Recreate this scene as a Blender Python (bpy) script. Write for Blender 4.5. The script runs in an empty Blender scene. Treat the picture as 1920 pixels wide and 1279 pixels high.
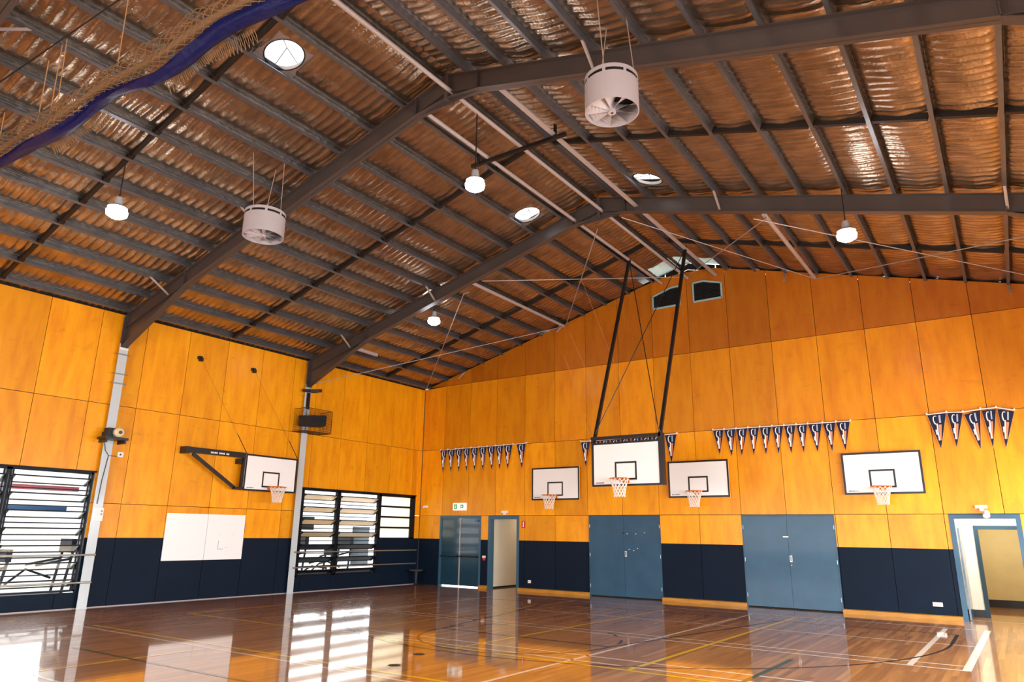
import bpy, bmesh, math, random
import numpy as np
from mathutils import Vector, Matrix

random.seed(7); rng = np.random.default_rng(7)
S = bpy.context.scene
C = S.collection
PI = math.pi
T15 = math.tan(math.radians(15)); RX = 10.65; W = 21.3

def zr(x):                       # top of the rafters = underside of the purlins
    return 7.03 + T15 * (x if x <= RX else W - x)

# ------------------------------------------------------------------ materials
def lin(h):
    h = h.lstrip('#'); o = []
    for i in (0, 2, 4):
        c = int(h[i:i+2], 16) / 255
        o.append(c / 12.92 if c <= .04045 else ((c + .055) / 1.055) ** 2.4)
    return tuple(o) + (1,)

def mat(name, col, rough=.5, metal=0, coat=0, emit=None, estr=0, noise=0, nscale=4, bump=0, bscale=40, spec=None, trans=0, alpha=1, stretch=None):
    m = bpy.data.materials.new(name); m.use_nodes = True
    nt = m.node_tree; b = nt.nodes['Principled BSDF']
    if isinstance(col, str): col = lin(col)
    b.inputs['Base Color'].default_value = col
    b.inputs['Roughness'].default_value = rough
    b.inputs['Metallic'].default_value = metal
    b.inputs['Coat Weight'].default_value = coat
    b.inputs['Coat Roughness'].default_value = .08
    if spec is not None: b.inputs['Specular IOR Level'].default_value = spec
    if trans: b.inputs['Transmission Weight'].default_value = trans
    if alpha < 1: b.inputs['Alpha'].default_value = alpha
    if emit:
        b.inputs['Emission Color'].default_value = lin(emit) if isinstance(emit, str) else emit
        b.inputs['Emission Strength'].default_value = estr
    if noise or bump:
        tc = nt.nodes.new('ShaderNodeTexCoord')
        mp = nt.nodes.new('ShaderNodeMapping')
        nt.links.new(tc.outputs['Object'], mp.inputs['Vector'])
        if stretch: mp.inputs['Scale'].default_value = stretch
    if noise:
        n = nt.nodes.new('ShaderNodeTexNoise'); n.inputs['Scale'].default_value = nscale; n.inputs['Detail'].default_value = 5
        nt.links.new(mp.outputs[0], n.inputs['Vector'])
        r = nt.nodes.new('ShaderNodeValToRGB')
        r.color_ramp.elements[0].position = .3; r.color_ramp.elements[1].position = .7
        r.color_ramp.elements[0].color = tuple(c * (1 - noise) for c in col[:3]) + (1,)
        r.color_ramp.elements[1].color = tuple(min(1, c * (1 + noise * .6)) for c in col[:3]) + (1,)
        nt.links.new(n.outputs['Fac'], r.inputs[0]); nt.links.new(r.outputs[0], b.inputs['Base Color'])
    if bump:
        n2 = nt.nodes.new('ShaderNodeTexNoise'); n2.inputs['Scale'].default_value = bscale; n2.inputs['Detail'].default_value = 3
        nt.links.new(mp.outputs[0], n2.inputs['Vector'])
        bp = nt.nodes.new('ShaderNodeBump'); bp.inputs['Strength'].default_value = bump; bp.inputs['Distance'].default_value = .02
        nt.links.new(n2.outputs['Fac'], bp.inputs['Height']); nt.links.new(bp.outputs[0], b.inputs['Normal'])
    return m

def plywood(name, tint=1.0, red=1.0):
    m = bpy.data.materials.new(name); m.use_nodes = True
    nt = m.node_tree; L = nt.links; N = nt.nodes; b = N['Principled BSDF']
    tc = N.new('ShaderNodeTexCoord'); geo = N.new('ShaderNodeNewGeometry')
    add = N.new('ShaderNodeVectorMath'); add.operation = 'MULTIPLY_ADD'
    L.new(geo.outputs['Random Per Island'], add.inputs[0]); add.inputs[1].default_value = (37, 19, 53)
    L.new(tc.outputs['Object'], add.inputs[2])
    mp = N.new('ShaderNodeMapping'); mp.inputs['Scale'].default_value = (2.6, 2.6, .55); L.new(add.outputs[0], mp.inputs[0])
    n = N.new('ShaderNodeTexNoise'); n.inputs['Scale'].default_value = 1.6; n.inputs['Detail'].default_value = 7; n.inputs['Roughness'].default_value = .62; n.inputs['Distortion'].default_value = .2
    L.new(mp.outputs[0], n.inputs['Vector'])
    r = N.new('ShaderNodeValToRGB'); e = r.color_ramp.elements
    e[0].position = .25; e[0].color = (.72, .225, .0012, 1); e[1].position = .75; e[1].color = (.95, .405, .003, 1)
    k = e.new(.5); k.color = (.87, .325, .002, 1)
    L.new(n.outputs['Fac'], r.inputs[0])
    # grain
    mp2 = N.new('ShaderNodeMapping'); mp2.inputs['Scale'].default_value = (40, 40, 1.2); L.new(add.outputs[0], mp2.inputs[0])
    g = N.new('ShaderNodeTexNoise'); g.inputs['Scale'].default_value = 1; g.inputs['Detail'].default_value = 3; L.new(mp2.outputs[0], g.inputs['Vector'])
    gr = N.new('ShaderNodeMapRange'); gr.inputs['To Min'].default_value = .93; gr.inputs['To Max'].default_value = 1.06; L.new(g.outputs['Fac'], gr.inputs['Value'])
    # knots / handling marks
    mp3 = N.new('ShaderNodeMapping'); mp3.inputs['Scale'].default_value = (1.2, 1.2, 3.2); L.new(add.outputs[0], mp3.inputs[0])
    k1 = N.new('ShaderNodeTexNoise'); k1.inputs['Scale'].default_value = 2.3; k1.inputs['Detail'].default_value = 4; L.new(mp3.outputs[0], k1.inputs['Vector'])
    kr = N.new('ShaderNodeMapRange'); kr.inputs['From Min'].default_value = .62; kr.inputs['From Max'].default_value = .74; kr.inputs['To Min'].default_value = 1; kr.inputs['To Max'].default_value = .86
    L.new(k1.outputs['Fac'], kr.inputs['Value'])
    # panel tint
    tr = N.new('ShaderNodeMapRange'); tr.inputs['To Min'].default_value = .84*tint; tr.inputs['To Max'].default_value = 1.08*tint; L.new(geo.outputs['Random Per Island'], tr.inputs['Value'])
    a = N.new('ShaderNodeMath'); a.operation = 'MULTIPLY'; L.new(gr.outputs[0], a.inputs[0]); L.new(kr.outputs[0], a.inputs[1])
    a2 = N.new('ShaderNodeMath'); a2.operation = 'MULTIPLY'; L.new(a.outputs[0], a2.inputs[0]); L.new(tr.outputs[0], a2.inputs[1])
    for el in e: el.color = (el.color[0], el.color[1]*red, el.color[2], 1)
    mx = N.new('ShaderNodeVectorMath'); mx.operation = 'SCALE'; L.new(r.outputs[0], mx.inputs[0]); L.new(a2.outputs[0], mx.inputs['Scale'])
    L.new(mx.outputs[0], b.inputs['Base Color'])
    b.inputs['Roughness'].default_value = .42; b.inputs['Coat Weight'].default_value = .12; b.inputs['Coat Roughness'].default_value = .2
    b.inputs['Specular IOR Level'].default_value = .3
    return m

def floor_mat():
    m = bpy.data.materials.new('polished hardwood strips'); m.use_nodes = True
    nt = m.node_tree; L = nt.links; N = nt.nodes; b = N['Principled BSDF']
    tc = N.new('ShaderNodeTexCoord')
    mp = N.new('ShaderNodeMapping'); mp.inputs['Rotation'].default_value = (0, 0, PI/2); mp.inputs['Location'].default_value = (101.3, 77.7, 0); L.new(tc.outputs['Object'], mp.inputs[0])
    br = N.new('ShaderNodeTexBrick'); br.inputs['Scale'].default_value = 1; br.inputs['Brick Width'].default_value = 2.1; br.inputs['Row Height'].default_value = .082
    br.offset = .37; br.inputs['Mortar Size'].default_value = 0; br.inputs['Color1'].default_value = (0, 0, 0, 1); br.inputs['Color2'].default_value = (1, 1, 1, 1); br.inputs['Mortar'].default_value = (.0, .0, .0, 1)
    L.new(mp.outputs[0], br.inputs['Vector'])
    r = N.new('ShaderNodeValToRGB'); e = r.color_ramp.elements
    e[0].position = 0; e[0].color = (.33, .13, .030, 1); e[1].position = 1; e[1].color = (.58, .265, .07, 1)
    k = e.new(.55); k.color = (.45, .185, .045, 1)
    L.new(br.outputs['Color'], r.inputs[0])
    mp2 = N.new('ShaderNodeMapping'); mp2.inputs['Scale'].default_value = (18, .9, 1); L.new(tc.outputs['Object'], mp2.inputs[0])
    n = N.new('ShaderNodeTexNoise'); n.inputs['Scale'].default_value = 1.0; n.inputs['Detail'].default_value = 1.5; L.new(mp2.outputs[0], n.inputs['Vector'])
    mr = N.new('ShaderNodeMapRange'); mr.inputs['From Min'].default_value = .3; mr.inputs['From Max'].default_value = .7; mr.inputs['To Min'].default_value = .8; mr.inputs['To Max'].default_value = 1.2; L.new(n.outputs['Fac'], mr.inputs['Value'])
    sc = N.new('ShaderNodeVectorMath'); sc.operation = 'SCALE'; L.new(r.outputs[0], sc.inputs[0]); L.new(mr.outputs[0], sc.inputs['Scale'])
    L.new(sc.outputs[0], b.inputs['Base Color'])
    b.inputs['Roughness'].default_value = .35; b.inputs['Coat Weight'].default_value = 1; b.inputs['Coat Roughness'].default_value = .05
    b.inputs['Coat IOR'].default_value = 1.6
    n3 = N.new('ShaderNodeTexNoise'); n3.inputs['Scale'].default_value = 1.5; L.new(mp2.outputs[0], n3.inputs['Vector'])
    bp = N.new('ShaderNodeBump'); bp.inputs['Strength'].default_value = .012; bp.inputs['Distance'].default_value = .01; L.new(n3.outputs['Fac'], bp.inputs['Height'])
    return m

M = {}
M['ply'] = plywood('orange varnished plywood')
M['plyd'] = plywood('darker stained and shaded plywood', .50, .76)  # top row: darker stain, with upper-wall shade put into the tint
M['plym'] = plywood('mid stained and shaded plywood', .84, .92)  # row below it: milder stain, some of that shade also in the tint
M['dado'] = mat('navy painted board', '#081829', .6, noise=.12, nscale=1.5, spec=.15)
M['gap'] = mat('dark gap', '#0c0502', .9)
M['floor'] = floor_mat()
for k, c in (('l_white', '#fff0dc'), ('l_yellow', '#ffcf00'), ('l_navy', '#0c0a1c'), ('l_green', '#0f4a22')):
    M[k] = mat('court paint ' + k[2:], c, .35, coat=1)
    M[k].node_tree.nodes['Principled BSDF'].inputs['Coat Roughness'].default_value = .05
M['foil'] = mat('sisalation foil', (.43, .34, .255, 1), .28, .95, bump=.4, bscale=22, noise=.3, nscale=2.5)
M['galv'] = mat('galvanised steel', '#6e7076', .36, .65, noise=.1, nscale=5)
M['rafter'] = mat('grey primed steel', '#443c39', .42, .0, noise=.08, nscale=2, coat=.2)
M['rafter'].node_tree.nodes['Principled BSDF'].inputs['Coat Roughness'].default_value = .25
M['column'] = mat('pale grey painted steel', '#bfc7c9', .4, coat=.2)
M['black'] = mat('black painted steel', '#0b0b0e', .4, noise=.2, nscale=6)
M['brace'] = mat('dark bridging steel', '#1c1512', .55, .2)
M['tube'] = mat('pale steel tube', '#a79c98', .4, .1)
M['white'] = mat('white board', '#f3f2ef', .28, coat=.3)
M['whitep'] = mat('white plastic', '#e9e6e2', .45)
M['fan'] = mat('fan housing enamel', '#aba4a6', .4, noise=.04, nscale=3)
M['fand'] = mat('fan interior', '#8c7f7e', .5)
M['door'] = mat('steel blue door paint', '#2b5068', .4, noise=.15, nscale=2.2, coat=.1, spec=.3)
M['doord'] = mat('dark teal door paint', '#143a4c', .28, noise=.1, nscale=2, coat=.5)
M['frame'] = mat('teal door frame paint', '#31586d', .4)
M['innerframe'] = mat('dark teal inner frame paint', '#113440', .6)
M['louvre'] = mat('dark louvre frame', '#0a0e16', .5, 0, spec=.2)
M['clearglass'] = mat('clear louvre glass', '#d9cdb0', .1, 0, alpha=.22)
M['glass'] = mat('louvre glass', '#c9ab74', .25, 0, alpha=.88)  # tan of the floor reflected in the blades, put into the glass colour
M['obscure'] = mat('obscured cream glass', '#efe0b8', .3, emit=None)
M['skirt'] = mat('golden timber skirting', '#b87c20', .5, coat=.05, noise=.25, nscale=5, stretch=(.6, 1, 4))
M['cream'] = mat('cream painted block', '#e4dac4', .7, noise=.05, nscale=2)
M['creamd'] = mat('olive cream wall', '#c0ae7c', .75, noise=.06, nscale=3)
M['bskirt'] = mat('black vinyl skirting', '#0b0908', .5)
M['orange'] = mat('orange rim paint', '#d9761a', .4, .2)
M['net'] = mat('white net cord', '#efe4d8', .8)
M['navy'] = mat('navy pennant cloth', '#0b1236', .8)
M['tan'] = mat('tan pennant edging', '#e09a4a', .7)
M['silver'] = mat('silver print', '#9fb0c4', .6)
M['stripe'] = mat('salmon print', '#d98656', .6)
M['vinyl'] = mat('navy vinyl', '#03104a', .45, coat=0, bump=.6, bscale=9, spec=.2)
M['netcord'] = mat('tan net cord', '#7f6344', .8)
M['rope'] = mat('tan rope', '#b98d5c', .8)
M['wire'] = mat('steel wire rope', '#b8a090', .5, .4)
M['green'] = mat('green sign panel', '#0aa06a', .5, emit='#12b27c', estr=.12)
M['lit'] = mat('lit sign panel', '#f4f6ef', .5, emit='#ffffff', estr=.3)
M['red'] = mat('red sign', '#c01a1a', .5)
M['lamp'] = mat('lamp lens', '#ffffff', .5, emit=(.90, .95, 1, 1), estr=14)
M['lampbody'] = mat('lamp housing', '#b9bcc0', .4, .4)
M['chrome'] = mat('brushed steel', '#a7a59c', .35, .8)
M['concrete'] = mat('pale concrete', '#c9c8c4', .8, noise=.08, nscale=1)
M['outwall'] = mat('white outside wall', '#eceae6', .8)
M['pink'] = mat('faded red paint', '#c0656a', .6)
M['bluebeam'] = mat('blue painted beam', '#38638f', .5)
M['darkrub'] = mat('dark rubber', '#15171c', .6)
M['curb'] = mat('skylight curb metal', '#8f8079', .4, .4)
M['dome'] = mat('skylight dome', '#e9fbff', .05, 0, alpha=.12)
M['vent'] = mat('vent blades', '#20262b', .5, .3)
M['ventf'] = mat('vent frame', '#8fb3b5', .5)

# ------------------------------------------------------------------ mesh builder
class MB:
    def __init__(s): s.v = []; s.f = []; s.mi = []
    def add(s, vs, fs, mi=0):
        o = len(s.v); s.v += [tuple(v) for v in vs]; s.f += [tuple(o + i for i in f) for f in fs]; s.mi += [mi] * len(fs); return s
    def box(s, a, b, mi=0):
        x0, y0, z0 = a; x1, y1, z1 = b
        x0, x1 = min(x0, x1), max(x0, x1); y0, y1 = min(y0, y1), max(y0, y1); z0, z1 = min(z0, z1), max(z0, z1)
        vs = [(x0,y0,z0),(x1,y0,z0),(x1,y1,z0),(x0,y1,z0),(x0,y0,z1),(x1,y0,z1),(x1,y1,z1),(x0,y1,z1)]
        return s.add(vs, [(0,3,2,1),(4,5,6,7),(0,1,5,4),(1,2,6,5),(2,3,7,6),(3,0,4,7)], mi)
    def bar(s, p, q, w, h, up=(0,0,1), mi=0):
        p, q = Vector(p), Vector(q); d = (q - p).normalized(); u = Vector(up)
        sd = d.cross(u)
        if sd.length < 1e-4: sd = d.cross(Vector((1,0,0)))
        sd.normalize(); u = sd.cross(d).normalized()
        vs = [c + sd * (i * w / 2) + u * (j * h / 2) for c in (p, q) for i, j in ((-1,-1),(1,-1),(1,1),(-1,1))]
        return s.add(vs, [(0,1,2,3),(7,6,5,4),(0,4,5,1),(1,5,6,2),(2,6,7,3),(3,7,4,0)], mi)
    def tube(s, pts, r, n=8, mi=0, closed=False):
        pts = [Vector(p) for p in pts]; m = len(pts); rings = []
        rr = r if isinstance(r, (list, tuple)) else [r] * m
        pu = None
        for i, p in enumerate(pts):
            if closed: d = (pts[(i+1) % m] - pts[i-1])
            else: d = pts[min(i+1, m-1)] - pts[max(i-1, 0)]
            d.normalize()
            u = pu if pu is not None else Vector((0,0,1))
            if abs(d.dot(u)) > .98: u = Vector((1,0,0))
            sd = d.cross(u).normalized(); u2 = sd.cross(d).normalized(); pu = u2
            rings.append([p + (sd * math.cos(2*PI*k/n) + u2 * math.sin(2*PI*k/n)) * rr[i] for k in range(n)])
        vs = [v for R in rings for v in R]; fs = []
        for i in range(m if closed else m - 1):
            j = (i + 1) % m
            for k in range(n): fs.append((i*n+k, i*n+(k+1)%n, j*n+(k+1)%n, j*n+k))
        if not closed:
            fs.append(tuple(range(n-1, -1, -1))); fs.append(tuple((m-1)*n + k for k in range(n)))
        return s.add(vs, fs, mi)
    def lathe(s, c, prof, n=32, mi=0, a0=0, a1=2*PI):
        full = abs(a1 - a0 - 2*PI) < 1e-6; m = len(prof); cols = n if full else n + 1; vs = []
        for k in range(cols):
            a = a0 + (a1 - a0) * k / n
            for r, z in prof: vs.append((c[0] + r*math.cos(a), c[1] + r*math.sin(a), c[2] + z))
        fs = []
        for k in range(n):
            k2 = (k + 1) % cols
            for i in range(m - 1): fs.append((k*m+i, k2*m+i, k2*m+i+1, k*m+i+1))
        return s.add(vs, fs, mi)
    def prism(s, pts, d, mi=0):   # planar polygon (3d) extruded by vector d
        n = len(pts); d = Vector(d)
        vs = [Vector(p) for p in pts] + [Vector(p) + d for p in pts]
        fs = [tuple(range(n-1, -1, -1)), tuple(range(n, 2*n))] + [(i, (i+1) % n, n + (i+1) % n, n + i) for i in range(n)]
        return s.add(vs, fs, mi)
    def build(s, name, mats, parent=None, smooth=False, loc=None):
        me = bpy.data.meshes.new(name)
        vs = s.v
        if loc is not None: vs = [(v[0]-loc[0], v[1]-loc[1], v[2]-loc[2]) for v in vs]
        me.from_pydata([tuple(v) for v in vs], [], s.f)
        for m in (mats if isinstance(mats, (list, tuple)) else [mats]): me.materials.append(m)
        me.polygons.foreach_set('material_index', s.mi)
        bm = bmesh.new(); bm.from_mesh(me); bmesh.ops.recalc_face_normals(bm, faces=bm.faces); bm.to_mesh(me); bm.free()
        if smooth: me.polygons.foreach_set('use_smooth', [True] * len(me.polygons))
        o = bpy.data.objects.new(name, me); C.objects.link(o)
        if loc is not None: o.location = loc
        if parent is not None:
            o.parent = parent
            if loc is None and any(parent.location): o.matrix_parent_inverse = Matrix.Translation(parent.location).inverted()
        return o

def tag(o, label=None, cat=None, group=None, kind=None):
    if label: o['label'] = label
    if cat: o['category'] = cat
    if group: o['group'] = group
    if kind: o['kind'] = kind
    return o
def thing(name, label, cat, loc=(0,0,0), group=None):
    o = bpy.data.objects.new(name, None); o.empty_display_size = .2; C.objects.link(o); o.location = loc
    return tag(o, label, cat, group)
def struct(o, label=None): o['kind'] = 'structure'; return tag(o, label)
def smooth_by_angle(o, ang=40):
    me = o.data; me.polygons.foreach_set('use_smooth', [True]*len(me.polygons)); me.set_sharp_from_angle(angle=math.radians(ang)); return o
def copy_tree(o, parent=None):
    c = o.copy(); C.objects.link(c)
    if parent is not None: c.parent = parent
    for ch in list(o.children): copy_tree(ch, c)
    return c
ORD = ['lowest', 'second', 'third', 'fourth', 'fifth', 'sixth', 'seventh', 'eighth', 'ninth', 'tenth', 'eleventh', 'twelfth', 'thirteenth']
ORDN = ['first', 'second', 'third', 'fourth', 'fifth', 'sixth', 'seventh', 'eighth', 'ninth', 'tenth', 'eleventh', 'twelfth']

# ------------------------------------------------------------------ camera
f = 1313.185; yaw, pitch, roll = -.611532, .267591, .0132938
fw = Vector((math.sin(yaw)*math.cos(pitch), math.cos(yaw)*math.cos(pitch), math.sin(pitch)))
r = Vector((math.cos(yaw), -math.sin(yaw), 0)); u = r.cross(fw)
r2 = r*math.cos(roll) + u*math.sin(roll); u2 = -r*math.sin(roll) + u*math.cos(roll)
cd = bpy.data.cameras.new('camera'); cam = bpy.data.objects.new('camera', cd); C.objects.link(cam)
cd.sensor_width = 36; cd.lens = f / 1920 * 36; cd.clip_start = .05; cd.clip_end = 300
cam.matrix_world = Matrix(((r2.x, u2.x, -fw.x, 18.0260203), (r2.y, u2.y, -fw.y, -19.9242194), (r2.z, u2.z, -fw.z, 1.80772134), (0,0,0,1)))
S.camera = cam

YB = -26.0      # the hall is built this far back
FR = (-5.67, -11.50, -17.33, -23.16)    # portal frame lines

# ------------------------------------------------------------------ floor with court lines
fl = MB()
fl.add([(-.1,YB,0),(W+.1,YB,0),(W+.1,6,0),(-.1,6,0)], [(0,1,2,3)], 0)
def line(p, q, w=.05, mi=1, z=.0015):
    w *= 1.25
    p, q = Vector(p + (z,)), Vector(q + (z,)); d = (q-p).normalized(); s_ = Vector((-d.y, d.x, 0)) * w/2
    fl.add([p - s_, q - s_, q + s_, p + s_], [(0,1,2,3)], mi)
def arc(c, r_, a0, a1, w=.05, mi=3, z=.0022, n=64):
    vs = []
    for i in range(n+1):
        a = a0 + (a1-a0)*i/n
        for rr in (r_-w/2, r_+w/2): vs.append((c[0]+rr*math.cos(a), c[1]+rr*math.sin(a), z))
    fl.add(vs, [(2*i, 2*i+2, 2*i+3, 2*i+1) for i in range(n)], mi)
# yellow
line((3.2,-12.68),(19.5,-12.40),.06,2,.0018); line((2.7,-10.42),(19.5,-10.35),.06,2,.0018)
line((7.35,-18),(7.35,-13.0),.06,2,.0018); line((7.4,-9.6),(7.6,-1.86),.06,2,.0018)
line((10.3,-10.37),(10.52,-2.2),.06,2,.0018); line((13.34,-10.36),(13.53,-1.87),.06,2,.0018)
line((2.7,-10.42),(2.9,-2.2),.06,2,.0018)
# white
line((3.3,-12.9),(19.5,-12.72),.045,1); line((7.6,-15.45),(19,-15.45),.045,1); line((7.63,-15.45),(7.63,-18),.045,1)
line((12.26,-12.72),(12.52,-1.9),.05,1)
line((7.4,-9.78),(17.0,-9.56),.045,1); line((7.4,-10.2),(17,-10.05),.045,1)
line((5.1,-7.3),(17.18,-7.34),.045,1); line((5.1,-6.98),(17.18,-6.92),.045,1)
line((5.1,-1.8),(17.25,-1.72),.045,1); line((5.1,-4.6),(17.2,-4.5),.045,1)
line((16.44,-7.3),(16.52,-1.9),.07,1,.002); line((17.16,-7.36),(17.25,-1.68),.09,1,.002)
line((5.12,-7.3),(5.15,-1.8),.05,1); line((16.7,.38),(18.2,.34),.04,1)
line((13.8,-15.45),(13.9,-12.8),.05,1)
# green
line((14.8,-12.3),(14.93,-7.95),.06,4,.0019); line((5.7,-14.15),(12,-13.98),.05,4,.0019)
# navy key and three point line
kc = (10.38,-8.66)
arc(kc, 1.82, PI, 2*PI); line((8.56,-8.66),(12.2,-8.66),.05,3,.0021)
line((8.56,-8.66),(7.4,-2.9),.05,3,.0021); line((12.2,-8.66),(13.4,-2.9),.05,3,.0021)
arc((10.45,-4.4), 6.34, PI, 2*PI, n=96); line((4.11,-4.4),(4.11,-2.9),.05,3,.0021); line((16.79,-4.4),(16.79,-2.9),.05,3,.0021)
line((2.9,-2.9),(16.79,-2.9),.04,3,.0021)
for a in range(6): arc(kc, 1.82, PI - (a+.1)*PI/6, PI - (a+.6)*PI/6, n=8)
floor = struct(fl.build('floor', [M['floor'], M['l_white'], M['l_yellow'], M['l_navy'], M['l_green']]), 'polished hardwood floor with painted court lines')

# ------------------------------------------------------------------ back wall (y = 0 is its face)
def sub_intervals(a, b, cuts):
    out = [(a, b)]
    for c0, c1 in cuts:
        nx = []
        for p, q in out:
            if c1 <= p or c0 >= q: nx.append((p, q)); continue
            if c0 > p: nx.append((p, c0))
            if c1 < q: nx.append((c1, q))
        out = nx
    return [t for t in out if t[1]-t[0] > .01]
DO = [(1.0,2.86),(3.17,4.45),(7.08,9.46),(11.84,14.22),(16.74,18.13)]
H1, H2, H3, HD = 2.375, 4.755, 7.143, 1.574
g = .013
bw = MB()
xj = [-.05, 1.06] + [1.0478+1.2*i for i in range(1, 17)] + [W]
for a, b in zip(xj[:-1], xj[1:]):
    a1, b1 = a+g/2, b-g/2
    for p, q in sub_intervals(a1, b1, DO):
        bw.box((p,0,.0),(q,.02,HD), 1)
        bw.box((p,0,HD),(q,.02,H1-g/2), 0)
    bw.box((a1,0,H1+g/2),(b1,.02,H2-g/2), 0)
    for z0, z1 in ((H2+g/2, H3-g/2), (H3+g/2, 99)):
        # clip under the rake
        def top(x): return zr(x) + .06 - (.0 if abs(x-RX) > .9 else (.9-abs(x-RX))*.22)
        xs = sorted(set([a1, b1] + [x for x in (RX-.9, RX, RX+.9) if a1 < x < b1]))
        pts = [(x, min(z1, top(x))) for x in xs]
        if max(z for _, z in pts) <= z0 + .01: continue
        if min(z for _, z in pts) < z0:
            nx = []
            for (xa, za), (xb, zb) in zip(pts[:-1], pts[1:]):
                if za >= z0: nx.append((xa, za))
                if (za < z0) != (zb < z0):
                    t = (z0-za)/(zb-za); nx.append((xa+(xb-xa)*t, z0))
            if pts[-1][1] >= z0: nx.append(pts[-1])
            poly = nx
            base = [(p, z0) for p in (poly[-1][0], poly[0][0])]
            poly = poly + [b_ for b_ in base if all(abs(b_[0]-p[0])+abs(b_[1]-p[1]) > 1e-4 for p in poly)]
        else:
            poly = pts + [(b1, z0), (a1, z0)]
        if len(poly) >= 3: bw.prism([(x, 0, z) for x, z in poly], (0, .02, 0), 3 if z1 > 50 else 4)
# dark sarking seen in the joints (stud wall behind)
for p, q in sub_intervals(-.05, W, DO): bw.box((p,.021,0),(q,.16,H1), 2)
bw.box((-.05,.021,H1),(W,.16,7.0), 2)
for c0, c1 in DO: bw.box((c0,.115,2.30),(c1,.16,H1+.01), 2)
bw.prism([(-.05,.021,7.0),(W,.021,7.0),(W,.021,7.05),(RX,.021,zr(RX)-.2),(-.05,.021,7.05)], (0,.1,0), 2)
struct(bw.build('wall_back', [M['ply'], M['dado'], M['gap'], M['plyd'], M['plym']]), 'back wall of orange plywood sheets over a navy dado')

# ------------------------------------------------------------------ left wall (x = 0 is its face)
lw = MB()
WIN = [(-5.45,-.27,.45,3.07), (-15.05,-11.62,.36,3.09)]
ljs = [YB] + [-14.436-1.186*i for i in range(9, -1, -1)] + [-13.25,-12.06,-11.5,-10.8975,-9.711,-8.525,-7.339,-6.153,-5.67,-5.232,-4.046,-2.86,-1.674,-.488, 0]
for a, b in zip(ljs[:-1], ljs[1:]):
    a1, b1 = a+g/2, b-g/2
    if b1 <= a1: continue
    for z0, z1, mi in ((0, HD, 1), (HD, H1-g/2, 0), (H1+g/2, H2-g/2, 0), (H2+g/2, 7.08, 0)):
        cells = [(a1, b1, z0, z1)]
        for wy0, wy1, wz0, wz1 in WIN:
            nx = []
            for (p, q, s0, s1) in cells:
                p2, q2 = max(p, wy0), min(q, wy1); t0, t1 = max(s0, wz0), min(s1, wz1)
                if p2 >= q2 or t0 >= t1: nx.append((p, q, s0, s1)); continue
                if p < p2: nx.append((p, p2, s0, s1))
                if q > q2: nx.append((q2, q, s0, s1))
                if s0 < t0: nx.append((p2, q2, s0, t0))
                if s1 > t1: nx.append((p2, q2, t1, s1))
            cells = nx
        for p, q, s0, s1 in cells:
            if q-p > .012 and s1-s0 > .012: lw.box((-.02,p,s0),(0,q,s1), mi)
# solid navy infill under the fixed panes of the far window
lw.box((-.03,-2.12,.45),(-.005,-.27,1.56), 1)
for p, q, s0, s1 in ((YB,0,3.1,7.42),(YB,0,0,.34),(YB,-15.06,.34,3.1),(-11.61,-5.46,.34,3.1)): lw.box((-.15,p,s0),(-.021,q,s1), 2)
struct(lw.build('wall_left', [M['ply'], M['dado'], M['gap']]), 'left wall of orange plywood sheets over a navy dado')
o = MB().box((-.012,-.02,0),(.02,.0,7.1)).build('trim_1', M['rafter']); struct(o, 'grey corner strip where the two plywood walls meet')
# pale threshold strip along the left wall
o = MB().box((0,YB,0),(.022,0,.018)).build('trim_2', M['tube']); struct(o, 'thin pale strip along the foot of the left wall')

# right wall, out of frame: plywood with a row of window openings
rw = MB()
rw.box((W,YB,0),(W+.1,0,.45), 1); rw.box((W,YB,3.6),(W+.1,0,7.1), 0)
for yy in range(0, 27, 6): rw.box((W,-yy-.5,.45),(W+.1,-yy+0,3.6), 0)
struct(rw.build('wall_right', [M['ply'], M['dado']]))
# unseen rear wall beyond the camera, opening kept low to darken the roof
rb = MB(); rb.prism([(-.1,YB,3.6),(W+.1,YB,3.6),(W+.1,YB,7.2),(RX,YB,10.1),(-.1,YB,7.2)], (0,-.1,0))
rb.box((-.1,YB-.1,0),(2,YB,3.6)); rb.box((W-2,YB-.1,0),(W,YB,3.6))
struct(rb.build('wall_rear', [M['ply']]))

# skirting boards
for a, b in ((4.45,7.08),(9.46,11.84),(14.22,16.74),(2.86,3.17)):
    m = MB(); d = .09
    m.prism([(a,0,0),(a,-d,0),(a,-d,.085),(a,-.02,.1),(a,0,.1)], (b-a,0,0))
    struct(m.build('baseboard_back', M['skirt']), 'golden timber skirting ledge at the foot of the back wall')

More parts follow.
